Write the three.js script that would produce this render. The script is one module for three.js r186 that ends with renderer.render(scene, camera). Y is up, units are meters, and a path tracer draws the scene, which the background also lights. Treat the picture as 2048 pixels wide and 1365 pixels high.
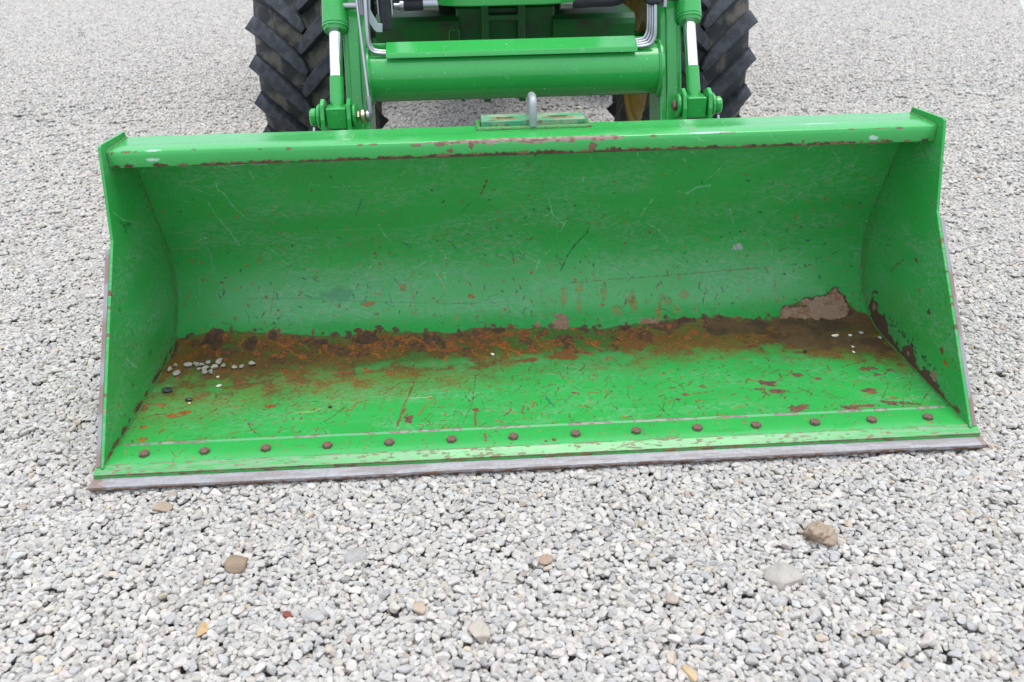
import * as THREE from 'three';
import { mergeGeometries, mergeVertices, toCreasedNormals } from 'three/addons/utils/BufferGeometryUtils.js';
import { RoundedBoxGeometry } from 'three/addons/geometries/RoundedBoxGeometry.js';

// ------------------------------------------------------------------ camera, sky, sun, exposure
const scene = new THREE.Scene();
const camera = new THREE.PerspectiveCamera(42.62, 1024 / 682, 0.05, 900);
camera.rotation.order = 'YXZ';
camera.position.set(-0.1628, 1.2592, 1.6908);
camera.rotation.set(-28.103 * Math.PI / 180, -2.812 * Math.PI / 180, -1.094 * Math.PI / 180);
camera.focus = 2.25; camera.userData.fStop = 5;
camera.updateMatrixWorld(true);

const renderer = new THREE.WebGLRenderer({ antialias: true });
renderer.toneMapping = THREE.LinearToneMapping;
renderer.toneMappingExposure = 1.84;
renderer.shadowMap.enabled = true;

// ------------------------------------------------------------------ random numbers and noise
function rng(seed) { let a = seed >>> 0; return () => { a = (a + 0x6D2B79F5) | 0; let t = Math.imul(a ^ (a >>> 15), 1 | a); t = (t + Math.imul(t ^ (t >>> 7), 61 | t)) ^ t; return ((t ^ (t >>> 14)) >>> 0) / 4294967296; }; }
const NT = 256, ntab = new Float32Array(NT * NT); { const r = rng(77); for (let i = 0; i < NT * NT; i++) ntab[i] = r(); }
function vn(x, y) {   // value noise 0..1
  const xi = Math.floor(x), yi = Math.floor(y); let fx = x - xi, fy = y - yi; fx = fx * fx * (3 - 2 * fx); fy = fy * fy * (3 - 2 * fy);
  const x0 = xi & 255, x1 = (xi + 1) & 255, y0 = (yi & 255) << 8, y1 = ((yi + 1) & 255) << 8;
  const a = ntab[y0 + x0], b = ntab[y0 + x1], c = ntab[y1 + x0], d = ntab[y1 + x1];
  return a + (b - a) * fx + (c - a) * fy + (a - b - c + d) * fx * fy;
}
function fbm(x, y, o = 4) { let s = 0, a = 0.5, t = 0; for (let i = 0; i < o; i++) { s += a * vn(x, y); t += a; x = x * 2.03 + 17.3; y = y * 2.03 + 9.1; a *= 0.5; } return s / t; }
const sstep = (a, b, x) => { const t = Math.min(1, Math.max(0, (x - a) / (b - a))); return t * t * (3 - 2 * t); };
const clamp = (x, a = 0, b = 1) => Math.min(b, Math.max(a, x));

// overcast sky: even cloud, brighter overhead, faint mottling
{
  const w = 512, h = 256, d = new Float32Array(w * h * 4);
  for (let j = 0; j < h; j++) for (let i = 0; i < w; i++) {
    const el = (j + 0.5) / h * Math.PI - Math.PI / 2, az = i / w * Math.PI * 2, s = Math.max(0, Math.sin(el));
    const cx = Math.cos(az) * Math.cos(el), cz = Math.sin(az) * Math.cos(el), k = 1 / (0.35 + s);
    const n = fbm(cx * k * 1.7 + 40, cz * k * 1.7 + 40, 5);
    const L = (0.50 + 0.64 * s) * (0.86 + 0.28 * n), o = (j * w + i) * 4;
    d[o] = L * 0.915; d[o + 1] = L; d[o + 2] = L * 1.20; d[o + 3] = 1;
  }
  const t = new THREE.DataTexture(d, w, h, THREE.RGBAFormat, THREE.FloatType);
  t.mapping = THREE.EquirectangularReflectionMapping; t.magFilter = t.minFilter = THREE.LinearFilter; t.wrapS = THREE.RepeatWrapping; t.needsUpdate = true;
  scene.background = t; scene.environment = t;
}
const sun = new THREE.DirectionalLight(new THREE.Color(1, 0.97, 0.92), 1.2);
sun.position.set(0.8, 6, -1.2); sun.target.position.set(0, 0, -1); sun.castShadow = true; sun.shadow.radius = 60;
Object.assign(sun.shadow.camera, { left: -6, right: 6, top: 6, bottom: -6, near: 0.5, far: 20 }); sun.shadow.mapSize.set(2048, 2048);
scene.add(sun, sun.target);

// a photo pixel (2048 x 1365) gives a direction; the plane of the thing it touches gives the distance
const CAM = camera.position.clone(), FPX = 1749.8;
function dirOf(px, py) { return new THREE.Vector3((px - 1024) / FPX, -(py - 682.5) / FPX, -1).applyQuaternion(camera.quaternion); }
function at(px, py, axis, val) { const d = dirOf(px, py), t = (val - CAM[axis]) / d[axis]; return CAM.clone().addScaledVector(d, t); }

// ------------------------------------------------------------------ object helpers
const used = new Map();
function numbered(n) { const k = used.get(n) ?? 0; used.set(n, k + 1); return k ? n + '_' + String(k).padStart(3, '0') : n; }
function shadow(o) { o.traverse((c) => { if (c.isMesh) { c.castShadow = true; c.receiveShadow = true; } }); return o; }
function tag(o, label, category, group) { o.userData.label = label; o.userData.category = category; if (group) o.userData.group = group; return o; }
function thing(name, label, category, pos = [0, 0, 0], group) { const g = new THREE.Group(); g.name = numbered(name); g.position.set(...pos); scene.add(g); return tag(g, label, category, group); }
function part(name, geo, mat, parent) { const m = new THREE.Mesh(Array.isArray(geo) ? mergeGeometries(geo.map((g) => { const q = g.index ? g.toNonIndexed() : g; for (const k of Object.keys(q.attributes)) if (!['position', 'normal', 'uv'].includes(k)) q.deleteAttribute(k); return q; })) : geo, mat); m.name = name; m.castShadow = m.receiveShadow = true; parent.add(m); return m; }
function grp(name, parent) { const g = new THREE.Group(); g.name = name; parent.add(g); return g; }
function boxUV(g, k = 1) {   // uv in metres from position and facing
  if (g.index) g = g.toNonIndexed();
  if (!g.attributes.normal) g.computeVertexNormals();
  const p = g.attributes.position, n = g.attributes.normal, uv = new Float32Array(p.count * 2);
  for (let i = 0; i < p.count; i++) {
    const ax = Math.abs(n.getX(i)), ay = Math.abs(n.getY(i)), az = Math.abs(n.getZ(i)), x = p.getX(i), y = p.getY(i), z = p.getZ(i);
    if (ax >= ay && ax >= az) { uv[2 * i] = z * k; uv[2 * i + 1] = y * k; } else if (ay >= az) { uv[2 * i] = x * k; uv[2 * i + 1] = z * k; } else { uv[2 * i] = x * k; uv[2 * i + 1] = y * k; }
  }
  g.setAttribute('uv', new THREE.BufferAttribute(uv, 2)); return g;
}
const V3 = (x, y, z) => new THREE.Vector3(x, y, z);
function rbox(w, h, d, x, y, z, r = 0.003) { const g = new RoundedBoxGeometry(w, h, d, 2, Math.min(r, w / 2.1, h / 2.1, d / 2.1)); g.translate(x, y, z); return boxUV(g); }
function cylBetween(a, b, r, seg = 28, r2 = r) { const d = b.clone().sub(a), g = new THREE.CylinderGeometry(r2, r, d.length(), seg, 1); g.applyQuaternion(new THREE.Quaternion().setFromUnitVectors(V3(0, 1, 0), d.clone().normalize())); g.translate(...a.clone().add(b).multiplyScalar(0.5).toArray()); return boxUV(g); }
function discX(x0, x1, y, z, r, bev = 0.003, seg = 36) {   // turned piece along X with eased edges
  const w = x1 - x0, pts = [[0, 0], [r - bev, 0], [r, bev], [r, w - bev], [r - bev, w], [0, w]].map(([a, b]) => new THREE.Vector2(a, b));
  const g = toCreasedNormals(new THREE.LatheGeometry(pts, seg), 0.5); g.rotateZ(-Math.PI / 2); g.translate(x0, y, z); return boxUV(g);
}
function tubeAlong(pts, r, seg = 60, rad = 12, t = 0.35) { return new THREE.TubeGeometry(new THREE.CatmullRomCurve3(pts, false, 'catmullrom', t), seg, r, rad); }
function plateYZ(poly, x0, x1, bev = 0.0015) {   // flat plate, outline [y, z], between two X
  const s = new THREE.Shape(poly.map(([y, z]) => new THREE.Vector2(-z, y)));
  const g = new THREE.ExtrudeGeometry(s, { depth: Math.abs(x1 - x0) - 2 * bev, bevelEnabled: true, bevelThickness: bev, bevelSize: bev, bevelOffset: -bev, bevelSegments: 2, steps: 1 });
  g.translate(0, 0, bev); g.rotateY(Math.PI / 2); g.translate(Math.min(x0, x1), 0, 0);   // shape x = -z
  return g;
}
function sweepX(prof, x0, x1, nx = 1, crease = 0.6) {   // profile [y, z] swept along X; uv: u along X 0..1, v along the profile 0..1
  const L = [0]; for (let i = 1; i < prof.length; i++) L.push(L[i - 1] + Math.hypot(prof[i][0] - prof[i - 1][0], prof[i][1] - prof[i - 1][1]));
  const T = L[L.length - 1], P = [], U = [], I = [];
  for (let i = 0; i < prof.length; i++) for (let k = 0; k <= nx; k++) { P.push(x0 + (x1 - x0) * k / nx, prof[i][0], prof[i][1]); U.push(k / nx, L[i] / T); }
  const s = nx + 1; for (let i = 0; i + 1 < prof.length; i++) for (let k = 0; k < nx; k++) { const a = i * s + k, b = a + 1, c = a + s, d = c + 1; I.push(a, b, d, a, d, c); }
  const g = new THREE.BufferGeometry(); g.setAttribute('position', new THREE.Float32BufferAttribute(P, 3)); g.setAttribute('uv', new THREE.Float32BufferAttribute(U, 2)); g.setIndex(I); g.computeVertexNormals();
  return crease ? toCreasedNormals(g, crease) : g;
}
function capX(prof, x, flip) { const s = new THREE.Shape(prof.map(([y, z]) => new THREE.Vector2(-z, y))); const g = new THREE.ShapeGeometry(s); g.rotateY(Math.PI / 2); g.translate(x, 0, 0); return g; }

// ------------------------------------------------------------------ painted surfaces: colour, roughness, relief drawn in metres on the sheet itself
class Sheet {
  constructor(w, h, W, H) { Object.assign(this, { w, h, W, H }); this.c = new Float32Array(W * H * 3); this.r = new Float32Array(W * H); this.b = new Float32Array(W * H); }
  each(f) { const { w, h, W, H } = this, o = { c: [0, 0, 0], r: 0, b: 0 }; for (let j = 0; j < H; j++) for (let i = 0; i < W; i++) { const k = j * W + i; f((i + 0.5) / W * w, (j + 0.5) / H * h, k); } }
  put(k, col, a, rough, bump) { const c = this.c; c[3 * k] += (col[0] - c[3 * k]) * a; c[3 * k + 1] += (col[1] - c[3 * k + 1]) * a; c[3 * k + 2] += (col[2] - c[3 * k + 2]) * a; if (rough !== undefined) this.r[k] += (rough - this.r[k]) * a; if (bump !== undefined) this.b[k] += (bump - this.b[k]) * a; }
  box(x0, x1, y0, y1, f) { const { w, h, W, H } = this; const i0 = Math.max(0, Math.floor(x0 / w * W)), i1 = Math.min(W - 1, Math.ceil(x1 / w * W)), j0 = Math.max(0, Math.floor(y0 / h * H)), j1 = Math.min(H - 1, Math.ceil(y1 / h * H)); for (let j = j0; j <= j1; j++) for (let i = i0; i <= i1; i++) f((i + 0.5) / W * w, (j + 0.5) / H * h, j * W + i); }
  stroke(pts, wd, col, a = 1, rough, bump, ragged = 0.5) {
    for (let s = 0; s + 1 < pts.length; s++) {
      const [ax, ay] = pts[s], [bx, by] = pts[s + 1], m = wd * 2 + 0.004, L2 = (bx - ax) ** 2 + (by - ay) ** 2 + 1e-12;
      this.box(Math.min(ax, bx) - m, Math.max(ax, bx) + m, Math.min(ay, by) - m, Math.max(ay, by) + m, (x, y, k) => {
        const t = clamp(((x - ax) * (bx - ax) + (y - ay) * (by - ay)) / L2), wob = (fbm(x * 90 + 3, y * 90 + 7, 2) - 0.5) * 0.004;
        const d = Math.hypot(x - ax - (bx - ax) * t + wob, y - ay - (by - ay) * t + wob), W2 = wd * (0.5 + ragged * (vn(x * 160 + s, y * 160) - 0.5) * 1.6);
        const q = 1 - sstep(W2 * 0.55, W2 + 0.0006, d); if (q > 0.01) this.put(k, col, a * q * (1 - ragged + ragged * sstep(0.15, 0.5, vn(x * 220 + 9, y * 220 + 4))), rough, bump);
      });
    }
  }
  blob(x, y, rx, ry, colf, o = {}) {   // ragged patch; colf(x, y) gives its colour
    const { amp = 0.7, freq = 1.6, rim, a = 1, rough = 0.75, bump = 0.35, soft = 0.06, seed = 0, ang = 0 } = o, R = Math.max(rx, ry) * (1 + amp), ca = Math.cos(ang), sa = Math.sin(ang), fr = freq / Math.min(rx, ry);
    this.box(x - R, x + R, y - R, y + R, (px, py, k) => {
      const dx = px - x, dy = py - y, u = (dx * ca + dy * sa) / rx, v = (-dx * sa + dy * ca) / ry;
      const d = Math.hypot(u, v) + (fbm(px * fr + seed * 7.1, py * fr + seed * 3.3, 4) - 0.5) * 2 * amp;
      const q = 1 - sstep(1 - soft, 1 + soft, d); if (q < 0.01) return;
      if (rim && d > 1 - rim.w) this.put(k, rim.col, q * a, rough, bump); else this.put(k, colf(px, py), q * a, rough, bump);
    });
  }
  textures(bumpRes = 1) {
    const { W, H } = this, n = W * H, C = new Uint8Array(n * 4), R = new Uint8Array(n * 4), enc = (x) => { x = clamp(x); return 255 * (x <= 0.0031308 ? 12.92 * x : 1.055 * Math.pow(x, 1 / 2.4) - 0.055); };
    for (let i = 0; i < n; i++) { for (let k = 0; k < 3; k++) C[4 * i + k] = enc(this.c[3 * i + k]); C[4 * i + 3] = 255; R[4 * i] = 255 * clamp(this.b[i]); R[4 * i + 1] = 255 * clamp(this.r[i]); R[4 * i + 2] = 0; R[4 * i + 3] = 255; }
    const mk = (d, cs) => { const t = new THREE.DataTexture(d, W, H, THREE.RGBAFormat); t.magFilter = THREE.LinearFilter; t.minFilter = THREE.LinearMipmapLinearFilter; t.generateMipmaps = true; t.wrapS = t.wrapT = THREE.RepeatWrapping; if (cs) t.colorSpace = THREE.SRGBColorSpace; t.needsUpdate = true; return t; };
    return { map: mk(C, true), aux: mk(R, false) };
  }
  material(o = {}) { const { map, aux } = this.textures(); const { bump = 0.0008, ...rest } = o; return new THREE.MeshPhysicalMaterial({ map, roughnessMap: aux, roughness: 1, bumpMap: aux, bumpScale: bump, ...rest }); }
}
const GREEN = [0.030, 0.305, 0.057], mix = (a, b, t) => [a[0] + (b[0] - a[0]) * t, a[1] + (b[1] - a[1]) * t, a[2] + (b[2] - a[2]) * t], sc = (a, k) => a.map((x) => x * k);
const RUST = [0.130, 0.052, 0.024], DARKRUST = [0.058, 0.030, 0.020], ORANGE = [0.36, 0.095, 0.012], TAN = [0.28, 0.17, 0.11], MUD = [0.185, 0.074, 0.022];
const rustAt = (x, y) => { const n = fbm(x * 120, y * 120, 3), m = fbm(x * 25 + 50, y * 25, 3); return mix(mix(DARKRUST, RUST, sstep(0.3, 0.6, n)), ORANGE, 0.5 * sstep(0.55, 0.75, m) * n); };
const darkRustAt = (x, y) => mix(DARKRUST, RUST, sstep(0.35, 0.75, fbm(x * 150, y * 150, 3)) * 0.7);
const orangeAt = (x, y) => mix(RUST, ORANGE, sstep(0.35, 0.62, fbm(x * 140, y * 140, 3)));
const tanAt = (x, y) => mix(mix(TAN, RUST, 0.35), TAN, fbm(x * 200, y * 200, 3));
const greenAt = (x, y) => { const n = fbm(x * 9, y * 9, 4), f = fbm(x * 300, y * 300, 2); return sc(GREEN, 0.9 + 0.14 * n + 0.08 * f); };
function paintBase(S, rough = 0.3, seed = 0, scuffSheen = 0) { S.each((x, y, k) => { let g = greenAt(x + seed, y); if (scuffSheen) { const q = scuffSheen * sstep(0.30, 0.75, fbm(x * 6 + seed, y * 17, 5)) * sstep(0.3, 0.8, fbm(x * 90, y * 190 + seed, 3)); g = mix(g, [0.30, 0.36, 0.31], q); } const _ = 0, f = fbm(x * 40 + seed, y * 40, 3); S.c[3 * k] = g[0]; S.c[3 * k + 1] = g[1]; S.c[3 * k + 2] = g[2]; S.r[k] = rough + 0.12 * (f - 0.5); S.b[k] = 0.55 + 0.12 * (fbm(x * 30 + seed, y * 30 + 5, 2) - 0.5); }); }  // pale streaks: scuffs plus a hazy sheen painted into the green
function scratches(S, n, seed, o = {}) {
  const r = rng(seed), { x0 = 0, x1 = S.w, y0 = 0, y1 = S.h, len = 0.08, col = [0.10, 0.32, 0.13], a = 0.5, wd = 0.0012, bias, turn = Math.PI } = o;
  for (let i = 0; i < n; i++) {
    let x = x0 + r() * (x1 - x0), y = y0 + r() * (y1 - y0), ang = (bias ?? 0) + (r() - 0.5) * turn, L = len * (0.25 + 1.5 * r() * r()); const pts = [[x, y]], m = 3 + Math.floor(r() * 3), bend = (r() - 0.5) * 0.5;
    for (let k = 0; k < m; k++) { x += Math.cos(ang) * L / m; y += Math.sin(ang) * L / m; ang += bend + (r() - 0.5) * 0.25; pts.push([x, y]); }
    S.stroke(pts, wd * (0.5 + r()), col, a * (0.4 + 0.6 * r()), 0.5, 0.45, 0.7);
  }
}

// generic weathered paint for the loader and tractor: 1 m tile
const paintSheet = new Sheet(1, 1, 1024, 1024); paintBase(paintSheet, 0.15, 11);
{ const r = rng(5); for (let i = 0; i < 420; i++) { const x = r(), y = r(), q = 0.0007 + 0.0013 * r() * r(); paintSheet.blob(x, y, q, q * (0.8 + r()), () => [0.5, 0.56, 0.47], { amp: 0.3, a: 0.75, rough: 0.6, bump: 0.6 }); } for (let i = 0; i < 60; i++) paintSheet.blob(r(), r(), 0.003 + 0.01 * r(), 0.002 + 0.004 * r(), () => [0.11, 0.36, 0.14], { a: 0.35, rough: 0.5, bump: 0.55, seed: i, ang: r() * 3, soft: 0.4 }); }
scratches(paintSheet, 60, 9, { len: 0.05, a: 0.35 });
const M = {};
M.green = paintSheet.material({ bump: 0.0004 });
const flat = (c, rough, o = {}) => new THREE.MeshPhysicalMaterial({ color: new THREE.Color().setRGB(...c), roughness: rough, ...o });
// worn metal, rust and rubber tiles, 0.25 m each
function tile(seed, colf, roughf, W = 256, size = 0.25, bumpf) { const S = new Sheet(size, size, W, W), P = 1; S.each((x, y, k) => { const c = colf(x + seed, y + seed); S.c[3 * k] = c[0]; S.c[3 * k + 1] = c[1]; S.c[3 * k + 2] = c[2]; S.r[k] = roughf(x + seed, y + seed); S.b[k] = bumpf ? bumpf(x + seed, y + seed) : 0.5; }); return S; }
function tiled(S, o, rep) { const m = S.material(o); for (const t of [m.map, m.roughnessMap]) t.repeat.set(rep, rep); return m; }
M.rustBolt = tiled(tile(3, (x, y) => mix([0.085, 0.043, 0.030], [0.19, 0.108, 0.080], sstep(0.3, 0.7, fbm(x * 130, y * 130, 3))), () => 0.55, 256, 0.25, (x, y) => fbm(x * 300, y * 300, 3)), { bump: 0.0002 }, 4);
M.rubber = tiled(tile(8, (x, y) => mix([0.020, 0.023, 0.029], [0.044, 0.048, 0.055], sstep(0.35, 0.75, fbm(x * 60, y * 60, 5))), (x, y) => 0.62 + 0.2 * fbm(x * 50, y * 50, 3), 512, 0.25, (x, y) => fbm(x * 260, y * 260, 4)), { bump: 0.0012 }, 4);
M.rubberDusty = tiled(tile(19, (x, y) => mix([0.032, 0.032, 0.033], [0.130, 0.114, 0.090], sstep(0.38, 0.74, fbm(x * 20, y * 20, 5))), () => 0.82, 512, 0.25, (x, y) => fbm(x * 220, y * 220, 4)), { bump: 0.001 }, 4);
M.chrome = flat([0.86, 0.86, 0.87], 0.12, { metalness: 1 });
M.steel = flat([0.38, 0.385, 0.39], 0.38, { metalness: 1 });
M.zinc = flat([0.62, 0.54, 0.36], 0.36, { metalness: 1 });
M.hot = tiled(tile(31, (x, y) => mix([0.30, 0.31, 0.31], [0.42, 0.43, 0.42], fbm(x * 80, y * 80, 4)), () => 0.5, 256, 0.25, (x, y) => fbm(x * 200, y * 200, 3)), { bump: 0.0004, metalness: 0.6 }, 4);
M.greyPlate = flat([0.40, 0.44, 0.45], 0.5);
M.black = tiled(tile(41, (x, y) => sc([0.016, 0.017, 0.021], 0.7 + 0.9 * fbm(x * 90, y * 90, 4)), () => 0.6, 256, 0.25, (x, y) => fbm(x * 300, y * 300, 3)), { bump: 0.0006 }, 4);
M.yellow = tiled(tile(53, (x, y) => mix([0.66, 0.40, 0.02], [0.42, 0.27, 0.07], sstep(0.45, 0.8, fbm(x * 30, y * 30, 4))), () => 0.5), {}, 4);
M.shadedDirtyGreen = tiled(tile(61, (x, y) => mix(sc(GREEN, 0.38), [0.05, 0.045, 0.03], sstep(0.42, 0.8, fbm(x * 22, y * 22, 5))), () => 0.42, 512), {}, 2);  // green darkened to paint in the shade under the hood, mottled with dirt

// ------------------------------------------------------------------ ground and gravel
const ground = new THREE.Group(); ground.name = 'gravel_ground'; ground.userData.kind = 'structure'; ground.userData.label = 'pale crushed stone yard under the whole scene'; scene.add(ground);
{
  const S = tile(71, (x, y) => sc([0.46, 0.455, 0.44], 0.55 + 0.8 * fbm(x * 90, y * 90, 4)), () => 0.95, 512, 0.5, (x, y) => fbm(x * 70, y * 70, 3));
  const m = tiled(S, { bump: 0.01 }, 1 / 0.5);
  const g = sweepX([[-0.043, 400], [-0.043, -4.1], [-0.024, -4.3], [-0.020, -11.3], [-0.006, -12], [-0.006, -500]], -500, 500, 1, 0), uv = g.attributes.uv, p = g.attributes.position; for (let i = 0; i < uv.count; i++) uv.setXY(i, p.getX(i), p.getZ(i));
  part('stone_dust_bed', g, m, ground);
}
// faceted, worn stones
function stoneGeo(seed, detail = 3, planes = 13, sharp = 14, rough = 0) {
  const r = rng(seed), g = mergeVertices(new THREE.IcosahedronGeometry(1, detail).deleteAttribute('uv').deleteAttribute('normal')), p = g.attributes.position, N = [];
  for (let i = 0; i < planes; i++) { const z = r() * 2 - 1, a = r() * 6.283, q = Math.sqrt(1 - z * z); N.push([q * Math.cos(a), q * Math.sin(a), z, 0.60 + 0.40 * r()]); }
  const v = V3();
  for (let i = 0; i < p.count; i++) {
    v.fromBufferAttribute(p, i).normalize(); let s = Math.pow(1 / 1.12, sharp);
    for (const [a, b, c, h] of N) { const d = a * v.x + b * v.y + c * v.z; if (d > 0.05) s += Math.pow(d / h, sharp); }
    let R = Math.pow(s, -1 / sharp); if (rough) R *= 1 + rough * (fbm(v.x * 3 + v.z * 2 + seed, v.y * 3 - v.z * 2 + 20, 4) - 0.5);
    p.setXYZ(i, v.x * R, v.y * R, v.z * R);
  }
  g.computeBoundingBox(); const b = g.boundingBox, c = b.getCenter(V3()), e = b.getSize(V3()); g.translate(-c.x, -c.y, -c.z); g.scale(2 / e.x, 2 / e.y, 2 / e.z);
  g.computeVertexNormals();
  const uv = new Float32Array(p.count * 2); for (let i = 0; i < p.count; i++) { uv[2 * i] = p.getX(i) * 0.25 + p.getZ(i) * 0.13; uv[2 * i + 1] = p.getY(i) * 0.25 - p.getZ(i) * 0.11; }
  g.setAttribute('uv', new THREE.BufferAttribute(uv, 2)); return g;
}
const stoneSheet = tile(81, (x, y) => { const n = fbm(x * 30, y * 30, 5), s = vn(x * 500, y * 500); return sc([1, 0.995, 0.985], 0.72 + 0.42 * (n - 0.5) + 0.16 * s); }, (x, y) => 0.75 + 0.2 * fbm(x * 60, y * 60, 2), 256, 0.25, (x, y) => fbm(x * 120, y * 120, 4));
M.stone = stoneSheet.material({ bump: 0.0012 });
const variants = []; for (let i = 0; i < 20; i++) variants.push(stoneGeo(100 + i * 13, 6, 6 + (i % 4) * 2, [26, 16, 44, 20][i % 4]));
function stoneColor(r, out) {
  const u = r(), l = 0.445 + 0.17 * r(); let c;
  if (u < 0.66) c = [1, 0.995, 0.965]; else if (u < 0.80) c = [0.90, 0.92, 0.93]; else if (u < 0.89) c = [1.02, 0.97, 0.945]; else if (u < 0.955) c = [1.0, 0.97, 0.88]; else if (u < 0.982) c = [0.72, 0.72, 0.73]; else if (u < 0.994) c = [0.98, 0.87, 0.70]; else c = [0.80, 0.70, 0.62];
  return out.setRGB(c[0] * l * 1.055, c[1] * l, c[2] * l * 0.92);
}
// what stands on the gravel presses it flat: bucket floor and tyres
const pressed = (x, z) => (Math.abs(x) < 1.09 && z > -0.82 && z < 0.006) ? -0.001 : (Math.abs(Math.abs(x) - 0.738) < 0.2 && Math.abs(z + 2.18) < 0.16) ? 0.012 + 0.9 * (z + 2.18) ** 2 : 9;
const GX0 = -7.4, GZ0 = -11.4, GC = 0.005, GW = 2960, GH = 2560, hmap = new Float32Array(GW * GH); const bedY = (z) => z < -4.2 ? -0.021 : -0.0400;
for (let j = 0; j < GH; j++) hmap.fill(bedY(GZ0 + j * GC), j * GW, (j + 1) * GW);
const inField = (x, z) => { const t = 0.9 - z; return t > 0 && z > -11.2 && Math.abs(x - (-0.17 - 0.06 * (z - 0.6))) < 1.35 + 0.5 * t; };
const stones = [];   // x, y, z, a, c, b, yaw, tiltX, tiltZ, variant
function footprint(x, z, a, b, c, yaw, f) {
  const R = Math.max(a, b), i0 = Math.max(0, Math.floor((x - R - GX0) / GC)), i1 = Math.min(GW - 1, Math.ceil((x + R - GX0) / GC)), j0 = Math.max(0, Math.floor((z - R - GZ0) / GC)), j1 = Math.min(GH - 1, Math.ceil((z + R - GZ0) / GC)), ca = Math.cos(yaw), sa = Math.sin(yaw);
  for (let j = j0; j <= j1; j++) for (let i = i0; i <= i1; i++) { const dx = GX0 + (i + 0.5) * GC - x, dz = GZ0 + (j + 0.5) * GC - z, u = (dx * ca - dz * sa) / a, v = (dx * sa + dz * ca) / b, d = u * u + v * v; if (d < 1) f(j * GW + i, c * Math.sqrt(1 - d)); }
}
function restHeight(x, z, a, b, c, yaw) { let y = -1; footprint(x, z, a * 0.86, b * 0.86, c, yaw, (k, t) => { const q = hmap[k] + t * 0.72; if (q > y) y = q; }); return y; }
function settle(x, y, z, a, b, c, yaw) { footprint(x, z, a, b, c, yaw, (k, t) => { if (y + t > hmap[k]) hmap[k] = y + t; }); }
{
  let size = 0.0090; const r = rng(2024), lay = (spacing, tries, zmin) => {
    for (let z = -11.3; z < 1.0; z += spacing) { const half = 1.25 + 0.475 * (0.9 - z), cx = -0.17 - 0.06 * (z - 0.6); if (z < zmin) continue;
      for (let x = cx - half; x < cx + half; x += spacing) {
        if (Math.abs(x) < 0.98 && z > -0.74 && z < -0.16) continue;
        const g = size * (0.72 + 0.36 * r() + 0.42 * r() * r() * r()), a = g * (1.02 + 0.55 * r()), b = g * (0.80 + 0.3 * r()), c = g * (0.55 + 0.35 * r()), yaw = r() * 6.283;
        let bx = 0, bz = 0, by = 9; for (let t = 0; t < tries; t++) { const px = x + (r() - 0.5) * spacing * 1.7, pz = z + (r() - 0.5) * spacing * 1.7, y = restHeight(px, pz, a, b, c, yaw); if (y < by) { by = y; bx = px; bz = pz; } }
        const lim = pressed(bx, bz); if (by + c > lim) { if (by + c > lim + 0.03) continue; by = lim - c; }
        settle(bx, by, bz, a, b, c, yaw); const tl = 0.55;
        stones.push([bx, by, bz, a, c, b, yaw, (r() - 0.5) * tl, (r() - 0.5) * tl, Math.floor(r() * variants.length)]);
      } }
  };
  lay(0.0215, 1, -4.2); lay(0.0180, 4, -99); lay(0.0208, 6, -3.6); size = 0.0058; lay(0.0148, 9, -1.8);
}
// traffic has rolled the top of the bed flat
{ const ref = -0.010; for (const q of stones) q[1] = ref + (q[1] - ref) * 0.45; for (let j = 0; j < GH; j++) hmap.fill(bedY(GZ0 + j * GC), j * GW, (j + 1) * GW); for (const q of stones) settle(q[0], q[1], q[2], q[3], q[5], q[4], q[6]); }
const heightNear = (x, z, R) => { let s = 0, n = 0; footprint(x, z, R, R, 1, 0, (k) => { s += hmap[k]; n++; }); return s / Math.max(1, n); };
const Y0 = heightNear(0, 0.35, 0.25);
console.log('stones', stones.length, 'surface', Y0.toFixed(4));
{
  const D = V3(), C = new THREE.Color(), q = new THREE.Quaternion(), e = new THREE.Euler(), mt = new THREE.Matrix4(), rc = rng(555), inv = camera.matrixWorld.clone().invert();
  const place = (s) => mt.compose(V3(s[0], s[1], s[2]), q.setFromEuler(e.set(s[7], s[6], s[8], 'YXZ')), V3(s[3], s[4], s[5]));
  stones.forEach((s) => s.push(stoneColor(rc, C).toArray()));
  // the 300 stones that show largest in the photo: on top, in frame, nearest the lens
  const score = stones.map((s, i) => { D.set(s[0], s[1], s[2]); const d = D.distanceTo(CAM); D.applyMatrix4(inv); const x = D.x / -D.z * FPX, y = D.y / -D.z * FPX; if (D.z > -0.2 || Math.abs(x) > 1010 || Math.abs(y) > 672) return [i, 0]; const i2 = Math.floor((s[0] - GX0) / GC), j2 = Math.floor((s[2] - GZ0) / GC); const top = hmap[j2 * GW + i2] - (s[1] + s[4]) < 0.003; return [i, top ? s[3] * s[5] / (d * d) : 0]; }).sort((a, b) => b[1] - a[1]).slice(0, 300);
  const near = new Set(score.map((a) => a[0]));
  const tones = new Map(), toneOf = (c) => { const k = c.map((v) => Math.round(v * 9)).join(); if (!tones.has(k)) { const m = M.stone.clone(); m.color.setRGB(...c); tones.set(k, m); } return tones.get(k); };
  for (const i of near) { const s = stones[i], m = part(numbered('gravel_stone'), variants[s[9]], toneOf(s[10]), ground); m.applyMatrix4(place(s)); }
  const loose = grp('loose_gravel', ground); loose.userData.kind = 'stuff'; loose.userData.label = 'loose pale crushed gravel covering the yard';
  variants.forEach((g, v) => {
    const mine = stones.filter((s, i) => s[9] === v && !near.has(i)); const im = new THREE.InstancedMesh(g, M.stone, mine.length);
    im.name = 'gravel_layer' + (v ? '_' + String(v).padStart(3, '0') : ''); im.userData.kind = 'stuff'; im.castShadow = im.receiveShadow = true;
    mine.forEach((s, i) => { im.setMatrixAt(i, place(s)); im.setColorAt(i, C.setRGB(...s[10])); }); loose.add(im);
  });
}

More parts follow.
